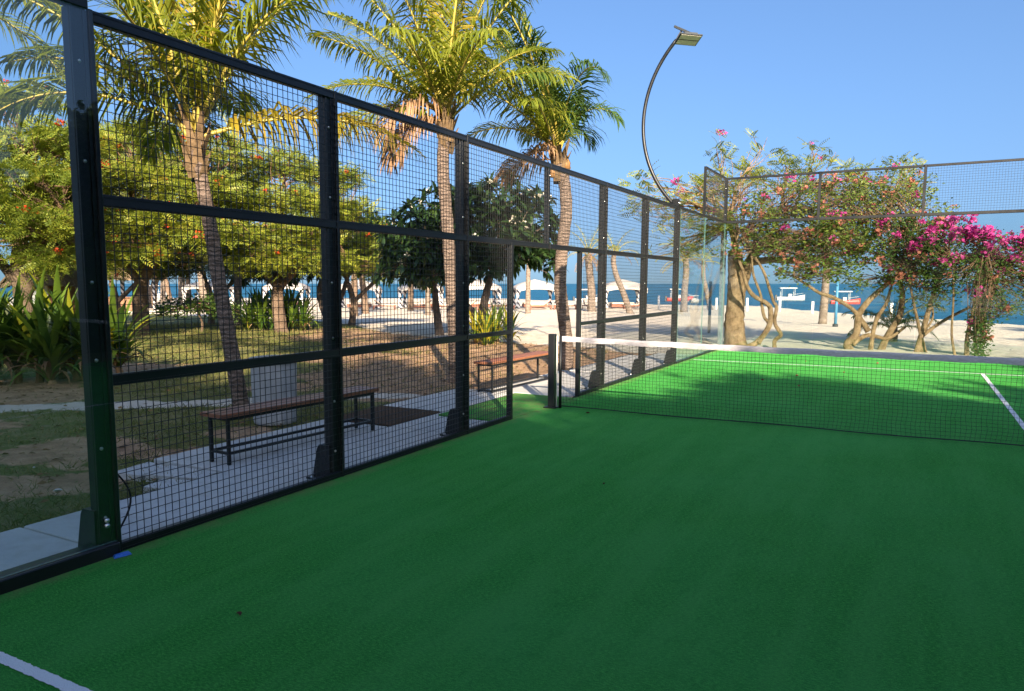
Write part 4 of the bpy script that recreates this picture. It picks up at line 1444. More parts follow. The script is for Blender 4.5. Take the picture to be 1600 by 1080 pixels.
# beyond them, a taller one closing the gap
tree('flame_tree', 'distant flame tree filling the gap behind the orange blossomed one', 'tree', (-25.5, 10.5, -.1),
     [([(0, 0, -.1), (.0, 0, 1.6), (.1, .1, 3.0), (.05, 0, 4.2)], .28, .16), ([(.05, 0, 2.0), (1.2, -.3, 3.2), (2.2, -.4, 4.0)], .16, .1), ([(0, 0, 2.2), (-1.2, -.2, 3.4), (-2.3, -.2, 4.2)], .16, .1)],
     [(-3, -.4, 6.0, 1.8, 1.6, .5, 120, 2), (.3, .2, 7.0, 2.0, 1.6, .5, 120, 0), (3.0, 0, 6.2, 1.8, 1.6, .5, 120, 1), (-2.4, -.9, 4.6, 1.8, 1.5, .45, 120, 2), (.2, -.8, 5.2, 2.0, 1.6, .45, 130, 0), (2.6, -.7, 4.6, 1.8, 1.5, .45, 120, 1), (.2, -1.2, 3.6, 2.2, 1.4, .4, 110, 0)],
     'feather', 'bark', 'flame_leaf_dull', 'flame trees left of the court', .6, 6, .45, FL, .1, bare=.06)

for k, (x, y, lab) in enumerate(((-23.3, 10.3, 'low spreading flame tree in the back row, left of the leaning palm'), (-20.2, 12.3, 'low spreading flame tree in the back row, right of the leaning palm'), (-15.6, 15.4, 'low spreading flame tree in the back row, behind the second fence post'))):
    tree('flame_tree', lab, 'tree', (x, y, tz(x, y)), [([(0, 0, -.1), (.1, 0, .9), (-.1, 0, 1.7)], .15, .10), ([(.05, 0, .9), (.9, 0, 1.7), (1.4, 0, 2.2)], .09, .06)],
         [(-1.9, 0, 3.0, 1.3, 1.0, .7, 70, 0), (-.4, .2, 3.6, 1.2, 1.0, .7, 70, 0), (1.2, 0, 3.2, 1.3, 1.0, .7, 70, 1), (2.3, .2, 2.7, 1.0, 1.0, .6, 50, 1), (-1.0, -.3, 2.4, 1.3, .9, .45, 50, 0), (.9, -.3, 2.3, 1.2, .9, .4, 45, 1)],
         'feather', 'bark', 'flame_leaf_dull' if k == 1 else 'flame_leaf', 'flame trees left of the court', .42, 8, .36, [('flame_flower', .06, 18, .085, .15, 'out')], .06, .02, bare=.15)

# plumerias
tree('plumeria_tree', 'dark plumeria with white blossoms behind the third fence post', 'tree', (-6.86, 10.43, -.06),
     [([(0, 0, -.1), (.04, 0, .4), (.09, 0, .86), (.18, 0, 1.32), (.3, 0, 1.79)], .17, .09), ([(.02, 0, .4), (-.18, -.1, .77), (-.41, -.1, 1.05), (-.59, -.1, 1.6)], .12, .07)],
     [(-1.9, 0, 3.0, 1.0, 1.0, .8, 70, 1), (-.7, .2, 3.6, 1.1, 1.1, .75, 80, 1), (.5, .2, 3.9, 1.0, 1.1, .8, 80, 0), (1.5, .1, 3.5, .9, 1.0, .8, 65, 0), (-.9, -.5, 2.6, 1.2, .9, .6, 80, 1), (.7, -.5, 2.7, 1.2, .9, .6, 80, 0), (1.9, -.2, 2.4, .5, .6, .5, 30, 0), (-2.2, -.3, 2.1, .8, .8, .5, 45, 1), (.1, -.3, 2.1, 1.0, .8, .35, 50, 0), (-1.2, -.4, 1.95, .8, .7, .3, 40, 1)],
     'rosette', 'bark_grey', 'plum_leaf', 'plumeria trees', .36, 13, .1, [('plum_flower', .09, 16, .075, .13, 'out')], .06, .022, 'bark_grey')
tree('plumeria_tree', 'low dark plumeria with crooked trunk behind the second fence post', 'tree', (-17.0, 15.9, -.16),
     [([(0, 0, -.1), (-.35, 0, .7), (-.5, 0, 1.3), (-.4, 0, 1.9)], .20, .11), ([(-.2, 0, .5), (.35, 0, 1.1), (.6, 0, 1.8)], .14, .08)],
     [(-2.2, 0, 2.4, 1.4, 1.2, .6, 90, 0), (-.6, .1, 2.8, 1.4, 1.2, .8, 100, 0), (.9, .1, 3.0, 1.3, 1.2, .9, 100, 1), (2.2, .1, 2.8, 1.2, 1.1, .9, 80, 1), (-3.4, 0, 2.3, .9, .9, .5, 50, 0), (1.4, .2, 3.9, 1.2, 1.1, .7, 80, 1)],
     'rosette', 'bark_grey', 'plum_leaf', 'plumeria trees', .40, 13, .1, [('plum_flower', .06, 14, .09, .14, 'out')], .06, .025, 'bark_grey')
tree('plumeria_tree', 'pale flowered plumeria between the two front palms', 'tree', (-8.9, 11.5, -.08),
     [([(0, 0, -.1), (-.1, 0, .7), (-.15, 0, 1.4)], .15, .09)],
     [(-1.0, .2, 2.6, 1.0, 1.0, .8, 70, 0), (.1, .2, 3.0, 1.0, 1.0, .7, 70, 0), (-.4, .3, 2.0, 1.1, .9, .5, 60, 0)],
     'rosette', 'bark_grey', 'boug_leaf_olive', 'plumeria trees', .30, 13, .1, [('plum_flower', .3, 16, .08, .14, 'any')], .05, .02, 'bark_grey')

# flame tree and bougainvilleas behind the end wall
tree('flame_tree', 'thick tan trunked tree with thin crown behind the court corner', 'tree', (.02, 11.75, -.06),
     [([(0, 0, -.1), (-.07, 0, .6), (-.05, 0, 1.26), (-.08, 0, 1.93), (-.13, 0, 2.45)], .27, .17), ([(-.03, 0, 1.2), (.13, -.05, 1.76), (.25, -.05, 2.18), (.5, 0, 2.46)], .15, .11), ([(.25, -.05, 2.15), (.83, -.1, 2.21), (1.49, -.1, 2.18), (2.5, 0, 2.35)], .10, .06)],
     [(-2.0, .2, 3.6, 1.0, .8, .5, 37, 0), (-1.1, 0, 4.0, .9, .8, .45, 40, 0), (-.1, .2, 4.2, 1.0, .8, .45, 40, 0), (1.2, .2, 4.4, 1.1, .8, .45, 40, 1), (2.6, .2, 4.2, 1.2, .8, .5, 44, 2), (-1.0, -.3, 3.0, .8, .7, .35, 33, 0), (.3, -.4, 2.75, .6, .5, .2, 29, 1), (1.0, -.4, 2.65, .6, .5, .2, 25, 2),
      (-1.6, 0, 2.5, .8, .7, .35, 29, 0), (2.2, -.2, 3.2, 1.0, .8, .4, 37, 2), (4.1, .3, 4.0, .8, .7, .5, 29, 2), (-.6, .2, 4.9, .4, .4, .45, 8, 0), (.5, .2, 5.0, .4, .4, .5, 8, 0), (1.9, .2, 4.9, .5, .4, .25, 8, 1), (-2.4, 0, 4.1, .5, .4, .3, 8, 0), (4.3, .3, 4.6, .4, .4, .25, 10, 2)],
     'feather', 'bark_tan', 'flame_leaf', 'flame trees behind the end wall', .30, 5, .22, [('boug_flower', .03, 9, .07, .09, 'out')], .06, .014, 'bark_tan', bare=.3)


def vine(label, base, stems, clumps, leafmat='boug_leaf_olive', flowers=(), size=.085, per=17, spread=.22, r0=.07):
    st = [([(r, (i % 2) * .08, z) for i, (r, z) in enumerate(p)], q, q * .55) for p, q in stems]
    return tree('bougainvillea', label, 'shrub', base, st, clumps, 'small', 'bark_tan', leafmat, 'bougainvilleas behind the end wall', size, per, spread, flowers, .035, .010, 'twig', bare=.26)


vine('bougainvillea with looping bare stems beside the big tan trunk', (.97, 11.17, -.06),
     [([(-.71, 0.0), (-.32, .17), (-.08, .57), (-.03, .96), (-.16, 1.12), (-.47, 1.32), (-.68, 1.59), (-.74, 1.91)], .075), ([(.09, -.07), (.11, .2), (.22, .36), (.09, .64), (.08, 1.04), (.02, 1.2), (-.24, 1.83), (-.4, 2.15)], .055),
      ([(-.32, .14), (-.06, .57), (-.21, .8), (-.25, 1.09), (-.33, 1.36), (-.49, 1.83), (-.58, 2.29)], .045)],
     [(-.7, .2, 3.3, 1.0, .8, .55, 81, 0), (.4, .2, 3.6, 1.1, .9, .55, 88, 1), (1.6, .2, 3.5, 1.2, .9, .6, 96, 1), (.4, 0, 2.7, 1.1, .8, .5, 66, 1), (1.6, 0, 2.6, 1.2, .8, .5, 81, 1), (-.5, .1, 2.5, .9, .7, .4, 44, 2), (1.0, -.1, 2.1, 1.2, .7, .3, 44, 1)],
     'boug_leaf_olive', [('boug_faded', .14, 7, .07, .16, 'any'), ('boug_flower', .022, 20, .075, .11, 'out')], .09, 17)
vine('bougainvillea with thick forked tan stems over the low palm', (2.8, 12.0, -.06),
     [([(-.09, -.09), (-.19, .13), (-.02, .39), (.05, .83), (.2, 1.15), (.48, 1.4), (.81, 1.75)], .10), ([(.58, -.09), (.76, .28), (.98, .78), (1.09, 1.15), (1.03, 1.4), (.97, 1.83)], .085),
      ([(.27, .45), (-.06, .94), (-.59, 1.25), (-.95, 1.39), (-1.29, 1.59)], .06), ([(.34, -.09), (.47, .66), (.66, 1.12), (.78, 1.44)], .06), ([(-.1, .15), (.3, .35), (.75, .28), (1.2, .55)], .06)],
     [(-.6, .2, 3.6, 1.2, .9, .65, 96, 0), (.6, .2, 3.9, 1.1, .9, .65, 96, 0), (1.2, .2, 3.2, 1.0, .9, .6, 81, 1), (-.8, 0, 2.7, 1.2, .9, .6, 96, 2), (.5, 0, 2.5, 1.1, .8, .55, 88, 0), (1.4, 0, 2.1, .8, .8, .5, 66, 1), (-1.2, -.1, 1.9, 1.1, .7, .3, 51, 2), (.3, -.1, 1.75, .9, .6, .25, 37, 3)],
     'boug_leaf_olive', [('boug_faded', .11, 7, .07, .16, 'any'), ('boug_flower', .026, 20, .075, .12, 'out')], .09, 18)
vine('bougainvillea with a tangle of slim stems, second from the right', (4.18, 12.0, -.06),
     [([(-.14, -.11), (-.01, .28), (.09, .96), (.22, 1.33), (.3, 1.74)], .075), ([(.09, -.11), (-.03, .24), (.04, .43), (.53, .75), (1.05, 1.06)], .055), ([(.12, -.11), (0, .39), (-.22, .99), (-.3, 1.44)], .045), ([(-.05, -.11), (.03, .4), (.2, .8), (.16, 1.3)], .035)],
     [(-.4, .2, 2.7, .9, .8, .5, 74, 2), (.5, .2, 2.6, .9, .8, .5, 74, 0), (-.5, 0, 2.0, .8, .7, .5, 59, 2), (.4, 0, 1.9, .9, .7, .5, 66, 0), (.1, 0, 1.45, .7, .6, .35, 37, 0)],
     'boug_leaf', [('boug_flower', .07, 24, .085, .13, 'top'), ('boug_faded', .08, 8, .07, .14, 'any')], .085, 18)
vine('rightmost bougainvillea crowned with bright magenta and a green vine column', (5.18, 11.47, -.06),
     [([(-.16, -.09), (-.13, .45), (-.09, 1.02), (0, 1.59), (-.03, 2.01)], .05), ([(.07, -.09), (.03, .59), (.11, 1.16), (.18, 1.59)], .04), ([(-.4, -.09), (-.48, .45), (-.55, 1.16), (-.53, 1.73)], .03)],
     [(-.6, .2, 2.35, .8, .8, .5, 81, 2), (.3, .2, 2.3, .8, .8, .5, 81, 0), (1.1, .2, 2.2, .8, .8, .55, 81, 1), (-.3, 0, 1.75, .8, .7, .5, 81, 0), (.6, 0, 1.6, .8, .7, .55, 81, 1), (1.4, 0, 1.5, .6, .6, .5, 51, 1), (.35, -.1, 1.15, .5, .5, .35, 44, 1), (.0, -.1, .75, .14, .14, .75, 66, 0), (.05, -.1, .3, .12, .12, .4, 29, 0)],
     'boug_leaf', [('boug_flower', .12, 24, .085, .13, 'top'), ('boug_flower', .03, 18, .08, .12, 'any'), ('boug_faded', .08, 9, .075, .14, 'any')], .075, 17)

# shoreline trees on the left: slim trunks under a shared canopy
TR = [(-52.7, 33.6, .62, 'broad pale trunked tree on the left beach beside the thatched bar', 0), (-58.7, 38.9, .38, 'dark leaning trunk close behind the broad pale trunk', .9), (-65.8, 45.7, .30, 'thin trunk left of the small white moored boat', .2), (-75.6, 54.4, .34, 'slim curved trunk standing near the waterline on the left', -.8),
      (-61.9, 45.0, .42, 'straight brown trunk left of the left hand cabana', .1), (-63.4, 47.1, .30, 'thin dark trunk beside the straight brown trunk', 0), (-51.1, 38.7, .40, 'brown trunk directly in front of the left hand cabana', -.5),
      (-29.4, 34.1, .26, 'slim dark trunk on the sand left of the striped cabanas', -.5), (-23.4, 32.9, .20, 'thin trunk on the sand in front of the striped cabanas', 0), (-26.6, 29.3, .24, 'short brown trunk on the sand at the edge of the plumeria', .1), (-19.5, 39.8, .2, 'lone slim trunk on the sand right of the gate mesh', .0), (-29.6, 39.9, .24, 'slim pinkish trunk between the two striped cabanas', .1)]
for k, (x, y, r, lab, lean) in enumerate(TR):
    far = k < 7
    zc = 6.2 if far else 5.2
    tree('beach_tree', lab, 'tree', (x, y, tz(x, y)), [([(0, 0, -.2), (lean * .3, 0, 1.6), (lean * .7, 0, 3.2), (lean, 0, 4.6)], r, r * .6)],
         [(lean, 0, zc, 2.4 if far else 1.2, 2.0, 1.0, 70 if far else 30, 0), (lean - 1.6 if far else lean - .7, -.5, zc - 1.0, 1.8 if far else .9, 1.6, .7, 45 if far else 18, 0), (lean + 1.6 if far else lean + .7, -.3, zc - .8, 1.8 if far else .9, 1.6, .7, 45 if far else 18, 0)],
         'needle', 'bark' if k % 2 else 'palm_trunk_far', 'cas_leaf', 'trees along the beach', .55, 16, .5, (), .1, .03, bare=.05)

# ------------------------------------------------------------------ strap leaved clumps
def strap_leaf_mesh(L, w, bend, seed, fold=.25):
    rs = random.Random(seed)
    n = 9
    V = []; p = Vector((0, 0, 0)); e = R(78)
    for i in range(n + 1):
        t = i / n
        e_ = R(80) - bend * t ** 1.5
        ww = w * (0.55 + 1.6 * t if t < .28 else 1 - ((t - .28) / .72) ** 2.2) * .5
        ww = max(ww, .002)
        nrm = Vector((-math.sin(e_), 0, math.cos(e_)))
        V += [p + Vector((0, ww, 0)) + nrm * fold * ww, p.copy(), p - Vector((0, ww, 0)) + nrm * fold * ww]
        p = p + Vector((math.cos(e_), .02 * math.sin(i * 1.7 + seed), math.sin(e_))) * (L / n)
    F = []
    for i in range(n):
        b = i * 3
        F += [(b, b + 1, b + 4, b + 3), (b + 1, b + 2, b + 5, b + 4)]
    return np_mesh('leaf', [tuple(v) for v in V], np.array(F), True)


STRAPS = [strap_leaf_mesh(1.0, .092, R(b), k) for k, b in enumerate((22, 45, 70, 95, 120, 60))]
STRAPS_Y = [m.copy() for m in STRAPS]
STRAPS_D = [strap_leaf_mesh(1.0, .085, R(b), 20 + k, .5) for k, b in enumerate((120, 150, 170))]


def strap_clump(label, base, heads, n, L, group='strap leaved plants', dry=6, yellow=.05, lay=.55):
    t = empty('strap_leaf_plant', base, label, 'plant', group)
    for (r, a, h) in heads:
        c = RX * r + FX * a
        MB().tube([c - ZV * .1, c + ZV * h * .5 + Vector((.02, .02, 0)), c + ZV * h], [.07, .06, .04], 8, True, .1).build('stem', M['strap_dry'], t)
    for (r, a, h) in heads:
        c = RX * r + FX * a + ZV * h
        for k in range(n):
            f = k / n
            u = random.random()
            yl = random.random() < yellow
            me = (STRAPS_Y if yl else STRAPS)[min(5, int(f * 5 + random.uniform(0, 1)))]
            o = link('leaf', me, M['strap_yellow' if yl else 'strap_leaf'], t)
            s = L * random.uniform(.75, 1.12) * (1 - .15 * f)
            o.scale = (s, s * random.uniform(.85, 1.2), s)
            o.location = c + ZV * (.10 - .22 * f)
            o.rotation_euler = (random.uniform(-.15, .15), random.uniform(-.1, .12) + lay * f ** 1.2, k * 2.39996 + random.uniform(-.3, .3))
        for k in range(dry):
            o = link('leaf', STRAPS_D[k % 3], M['strap_dry'], t)
            s = L * random.uniform(.5, .75)
            o.scale = (s, s, s); o.location = c - ZV * .14
            o.rotation_euler = (0, random.uniform(.1, .5), random.uniform(0, 6.28))
    return t


strap_clump('large strap leaved plant behind the glass, in front of the thatched huts', (-8.05, -1.75, -.06), [(0, 0, .34), (.45, .25, .22), (-.4, .1, .3), (.1, .5, .45), (.3, -.2, .16)], 46, 1.36, dry=8, yellow=.04)
strap_clump('strap leaved plant with yellowing leaves touching the near fence post', (-7.42, -1.25, -.06), [(0, 0, .2), (.25, .35, .3), (-.25, .2, .3)], 40, 1.3, dry=9, yellow=.14)
strap_clump('strap leaved plant cut by the left picture edge', (-8.75, -2.35, -.06), [(0, 0, .25), (-.45, .2, .3), (-.1, .5, .4), (.3, 0, .25)], 42, 1.5, dry=8)
strap_clump('round dark strap leaved bush on the lawn right of the leaning palm', (-15.1, 10.6, -.08), [(-.85, 0, .08), (-.35, -.25, .12), (.15, -.3, .1), (.6, -.1, .12), (.95, .1, .08), (-.55, .35, .3), (0, .3, .4), (.5, .4, .35)], 40, 1.35, dry=2, yellow=.03, lay=.75)
strap_clump('low strap leaved plant with yellow leaves at the plumeria foot', (-5.6, 8.9, -.06), [(0, 0, .1), (-.45, .2, .12), (.42, .15, .12), (.1, .4, .2), (-.2, -.2, .06)], 32, .95, dry=2, yellow=.42, lay=.7)
tree('shrub', 'loose small leaved dark shrub on the lawn left of the leaning palm', 'shrub', (-16.3, 8.5, -.08), [([(0, 0, -.1), (.05, 0, .3), (0, 0, .5)], .05, .03)],
     [(-.8, 0, .8, .7, .6, .3, 60, 0), (.1, 0, .95, .7, .6, .3, 70, 0), (.8, .1, .75, .7, .6, .3, 60, 0)], 'small', 'bark', 'boug_leaf', 'shrubs on the lawn', .11, 14, .2, (), .03, .01)

# ------------------------------------------------------------------ lawn blades
def lawn():
    n = 190000
    r = rng.uniform(0, 1, n)
    x = -1.0 - 21 * r ** 1.7; y = -8.5 + 22 * rng.uniform(0, 1, n)
    P = np.column_stack([x, y])
    ok = inside(P, LAWN) & ~((x > -1.95) & (y > -4.4)) & (x < -1.02)
    dirt = np.zeros(n)
    for (cx, cy, rr) in DIRT:
        dirt = np.maximum(dirt, 1 - sstep(rr * .6, rr * 1.25, np.hypot(x - cx, y - cy)))
    path = 1 - sstep(.15, .5, dist_poly(P, PATH))
    patch = .5 + .5 * np.sin(x * 1.7 + 2 * np.sin(y * .9)) * np.sin(y * 1.3 + 1.5 * np.sin(x * .7))
    ok &= rng.uniform(0, 1, n) > np.clip(dirt * .93 + path * 1.2 + (patch < .25) * .55, 0, 1)
    P = P[ok]; m = len(P)
    z = np.array([tz(a, b) for a, b in P]) - .01
    far = np.hypot(P[:, 0] - 3.9, P[:, 1] + 8.7)
    d = rand_dirs(m, .25, 1.0)
    tplv = np.array([(0, .05, 0), (0, -.05, 0), (.55, .035, .03), (.55, -.035, .03), (1, 0, -.06)])
    me = scatter('grass', tplv, [np.array([(0, 1, 3, 2)]), np.array([(2, 3, 4)])], frames(d, rng.uniform(-3, 3, m)), np.column_stack([P, z]), (.034 + .0040 * far) * rng.uniform(.6, 1.3, m))
    o = link('lawn_grass', me, leaf_mat('grass_blades', [(0, (.06, .08, .02)), (.4, (.12, .14, .035)), (.7, (.24, .20, .08)), (1, (.36, .27, .15))], .3, .6, .2))
    tag(o, 'thin patchy grass on the lawn left of the court', 'grass', kind='stuff')


lawn()


def litter():
    n = 5200
    x = rng.uniform(-15, -1.05, n); y = rng.uniform(-7.5, 9.5, n)
    P = np.column_stack([x, y])
    w = np.full(n, .28)
    for (cx, cy, rr) in DIRT: w = np.maximum(w, 1 - sstep(rr * .8, rr * 1.6, np.hypot(x - cx, y - cy)))
    ok = inside(P, LAWN) & (rng.uniform(0, 1, n) < w)
    P = P[ok]; m = len(P)
    onslab = (P[:, 0] > -1.92) & (P[:, 1] > -4.3) & (P[:, 1] < 7)
    keep = ~onslab | (rng.uniform(0, 1, m) < .18)
    P = P[keep]; onslab = onslab[keep]; m = len(P)
    z = np.where(onslab, .0, np.array([tz(a, b) for a, b in P]) + .02)
    me = scatter('leaf_litter', LEAF_TPL[0], LEAF_TPL[1], frames(rand_dirs(m, -.15, .25), rng.uniform(-.6, .6, m)), np.column_stack([P, z]), .075 * rng.uniform(.4, 1.3, m))
    o = link('leaf_litter', me, leaf_mat('leaf_litter', [(0, (.08, .045, .025)), (.5, (.20, .12, .06)), (1, (.40, .28, .14))], .1, .8, .1))
    tag(o, 'dry fallen leaves scattered over the lawn, earth and walkway edge', 'leaves', kind='stuff')


litter()

# ================================================================== BEACH
# ------------------------------------------------------------------ thatched huts
def thatch_cone(parent, r, z0, z1, n=26, ragged=.12):
    m = MB()
    rows = 7
    for k in range(rows):
        f0 = k / rows; f1 = min(1, f0 + 1.55 / rows)
        for i in range(n):
            a = 2 * math.pi * (i + .5 * (k % 2)) / n; da = math.pi / n * 1.25
            ra, rb = r * f1 + random.uniform(0, .08), r * f0 + .02
            za, zb = z1 - (z1 - z0) * f1 - random.uniform(0, ragged), z1 - (z1 - z0) * f0 + .06 * (1 - f0)
            m.add([(ra * math.cos(a - da), ra * math.sin(a - da), za), (ra * math.cos(a + da), ra * math.sin(a + da), za - random.uniform(-.05, .05)), (rb * math.cos(a + da), rb * math.sin(a + da), zb + .03), (rb * math.cos(a - da), rb * math.sin(a - da), zb + .03)], [(0, 1, 2, 3)])
    m.lathe([(.12, z1 - .05), (.10, z1 + .12), (.001, z1 + .22)], 8)
    return m.build('thatch_roof', M['thatch'], parent)


def hut(label, x, y, r, h, roof):
    t = empty('thatched_hut', (x, y, tz(x, y)), label, 'hut', 'thatched huts left of the court')
    MB().lathe([(r * .72, -.1), (r * .72, h)], 24).build('wall', M['white_paint'], t, True)
    thatch_cone(t, r, h - .35, h + roof)
    d = MB()
    a = math.atan2(-8.7 - y, 3.9 - x) + .5
    c, s = math.cos(a), math.sin(a)
    rr = r * .72
    d.add([(c * rr * 1.01 - s * .4, s * rr * 1.01 + c * .4, 0), (c * rr * 1.01 + s * .4, s * rr * 1.01 - c * .4, 0), (c * rr * 1.01 + s * .4, s * rr * 1.01 - c * .4, h * .8), (c * rr * 1.01 - s * .4, s * rr * 1.01 + c * .4, h * .8),
           (c * rr * .9 - s * .4, s * rr * .9 + c * .4, 0), (c * rr * .9 + s * .4, s * rr * .9 - c * .4, 0), (c * rr * .9 + s * .4, s * rr * .9 - c * .4, h * .8), (c * rr * .9 - s * .4, s * rr * .9 + c * .4, h * .8)],
          [(0, 1, 2, 3), (0, 3, 7, 4), (1, 5, 6, 2), (3, 2, 6, 7)])
    d.build('door', M['wood'], t)
    return t


hut('white walled thatched hut at the left edge behind the strap leaves', -22.3, 2.9, 1.7, 1.95, 1.1)
hut('thatched hut with white wall half hidden by the near fence post', -19.3, 5.2, 1.25, 1.9, 1.05)
# thatched beach bar with timber posts
bar = empty('beach_bar', (-51.5, 29.9, tz(-51.5, 29.9)), 'thatched beach bar with striped posts and timber counter, seen through mesh', 'bar')
rf = MB()
for k in range(6):
    for i in range(30):
        x = -3.2 + 6.4 * i / 29
        for s in (-1, 1):
            y0, y1 = s * (2.6 * (k + 1.4) / 6), s * (2.6 * k / 6)
            z0, z1 = 4.4 - 1.8 * (k + 1.4) / 6 - random.uniform(0, .12), 4.45 - 1.8 * k / 6
            rf.add([(x - .14, y0, z0), (x + .14, y0, z0 - random.uniform(0, .08)), (x + .14, y1, z1), (x - .14, y1, z1)], [(0, 1, 2, 3)])
o = rf.build('thatch_roof', M['thatch'], bar); o.rotation_euler = (0, 0, R(30))
for sx in (-1, 0, 1):
    for sy in (-1, 1):
        p = MB().tube([(0, 0, -.2), (0, 0, 2.6)], .13, 8).build('post', M['stripe'], bar, True)
        p.location = RX * (sx * 2.6) + FX * (sy * 1.6)
ctr = MB().box(-2.4, 2.4, -.25, .25, 0, 1.0, .02).box(-2.6, 2.6, -.4, .4, 1.0, 1.08, .02)
o = ctr.build('counter', M['wood'], bar); o.location = -FX * 1.9; o.rotation_euler = (0, 0, R(30))
# low stone kerb along the far lawn
kb = empty('stone_kerb', (-42, 27, tz(-42, 27)), 'low kerb of pale stones edging the far lawn', 'kerb')
for k in range(26):
    f = k / 25
    x, y = -45.5 + 9.5 * f, 22.4 + 10.0 * f
    s = MB().box(-.24, .24, -.14, .14, -.1, random.uniform(.16, .26), .04).build('stone', M['stone'], kb)
    s.location = Vector((x, y, tz(x, y))) - kb.location
    s.rotation_euler = (random.uniform(-.06, .06), random.uniform(-.06, .06), R(46) + random.uniform(-.15, .15))

# ------------------------------------------------------------------ cabanas
def make_cabana(label, x, y, rz):
    t = empty('beach_cabana', (x, y, tz(x, y)), label, 'cabana', 'white cabanas along the beach', rz)
    W, H = 1.7, 1.75
    m = MB(); n = 10
    for j in range(n + 1):
        f = j / n
        w = W * 1.06 * (1 - f)
        z = H + .72 * f ** .62 if f > 0 else H
        ring = []
        for q in range(4):
            a = [(-1, -1), (1, -1), (1, 1), (-1, 1)][q]; b = [(-1, -1), (1, -1), (1, 1), (-1, 1)][(q + 1) % 4]
            for s in range(4):
                g = s / 4
                px, py = a[0] + (b[0] - a[0]) * g, a[1] + (b[1] - a[1]) * g
                sag = -.06 * math.sin(math.pi * g) * (1 - f)
                ring.append((px * w, py * w, z + sag))
        m.v += ring
        if j:
            for i in range(16):
                m.f.append(((j - 1) * 16 + i, (j - 1) * 16 + (i + 1) % 16, j * 16 + (i + 1) % 16, j * 16 + i))
    m.build('roof', M['white_fabric'], t, True)
    v = MB()
    for (a, b) in (((-1, -1), (1, -1)), ((1, -1), (1, 1)), ((1, 1), (-1, 1)), ((-1, 1), (-1, -1))):
        for i in range(8):
            f0, f1 = i / 8, (i + 1) / 8
            p = lambda f: ((a[0] + (b[0] - a[0]) * f) * W * 1.06, (a[1] + (b[1] - a[1]) * f) * W * 1.06)
            sg = lambda f: -.06 * math.sin(math.pi * ((f * 4) % 1.0)) * 0
            # arched valance
            h0 = .12 + .32 * abs(2 * f0 - 1) ** 3; h1 = .12 + .32 * abs(2 * f1 - 1) ** 3
            v.add([(*p(f0), H - h0), (*p(f1), H - h1), (*p(f1), H + .01), (*p(f0), H + .01)], [(0, 1, 2, 3)])
    v.build('valance', M['white_fabric'], t)
    for sx in (-1, 1):
        for sy in (-1, 1):
            po = MB().box(-.05, .05, -.05, .05, -.2, H, .008).build('post', M['white_paint'], t); po.location = (sx * W, sy * W, 0)
            prof = [(.26, 1.62), (.20, 1.3), (.10, .98), (.085, .92), (.13, .7), (.18, .35), (.2, .08)]
            cu = MB().lathe(prof, 10).build('curtain', M['stripe'], t, True); cu.location = (sx * (W - .08), sy * (W - .08), 0)
    d = MB().box(-1.0, 1.0, -.7, .7, .1, .36, .03).build('daybed', M['lounger_wood'], t)
    MB().box(-.96, .96, -.66, .66, .362, .5, .05).build('mattress', M['cushion'], d)
    return t


cabs = [(-17.6, 54.4, 'white tented cabana on the beach beyond the leaning beach palm'), (-24.1, 50.6, 'white cabana directly behind the slim kinked trunk of the near palm'),
        (-28.4, 48.4, 'white cabana seen through the gate side mesh beside the plumeria'), (-32.6, 45.9, 'white cabana behind the plumeria, with arched striped curtains'), (-37.0, 43.0, 'white cabana at the left of the plumeria gap'),
        (-54.4, 42.0, 'white cabana between the brown trunks on the left beach'), (-45.5, 43.2, 'white cabana half hidden behind the round strap leaved bush')]
for x, y, lab in cabs:
    make_cabana(lab, x, y, R(30) + random.uniform(-.12, .12))


def lounger(label, x, y, rz):
    t = empty('sun_lounger', (x, y, tz(x, y)), label, 'sun lounger', 'sun loungers in front of the cabanas', rz)
    fr = MB()
    for s in (-1, 1): fr.box(-.95, .95, s * .32 - .03, s * .32 + .03, .26, .34, .006)
    fr.build('frame', M['lounger_wood'], t)
    for sx in (-.85, .85):
        for sy in (-.3, .3): MB().box(sx - .035, sx + .035, sy - .035, sy + .035, -.1, .26, .004).build('leg', M['lounger_wood'], t)
    for k in range(8):
        MB().box(-.93 + k * .15, -.93 + k * .15 + .11, -.29, .29, .30, .325).build('slat', M['lounger_wood'], t)
    b = MB().box(0, .7, -.3, .3, 0, .04, .01).build('backrest', M['lounger_wood'], t); b.location = (.27, 0, .33); b.rotation_euler = (0, R(-38), 0)
    c = MB().box(-.92, .26, -.28, .28, .343, .42, .03).build('cushion', M['cushion'], t)
    c = MB().box(.02, .68, -.28, .28, .042, .11, .03).build('back_cushion', M['cushion'], t); c.location = (.27, 0, .33); c.rotation_euler = (0, R(-38), 0)
    return t


LG = [(-30.5, 42.8, 'sun lounger in front of the plumeria gap, leftmost of the row there'), (-28.9, 43.6, 'sun lounger in the middle of the row seen under the plumeria'), (-27.2, 44.5, 'sun lounger just left of the tall palm trunk'), (-22.3, 48.0, 'sun lounger left of the kinked palm trunk'), (-20.6, 49.1, 'sun lounger right in front of the cabana by the kinked palm'),
      (-19.0, 50.2, 'sun lounger left of the leaning beach palm foot'), (-15.8, 52.2, 'sun lounger beside the leaning beach palm foot'), (-33.2, 41.4, 'sun lounger half hidden behind the short brown trunk'), (-24.8, 46.2, 'sun lounger seen through the mesh beside the gate'), (-49.5, 29.0, 'timber lounger beside the beach bar posts')]
for x, y, lab in LG:
    lounger(lab, x, y, R(random.choice((25, 35, 120, 205))) + random.uniform(-.2, .2))

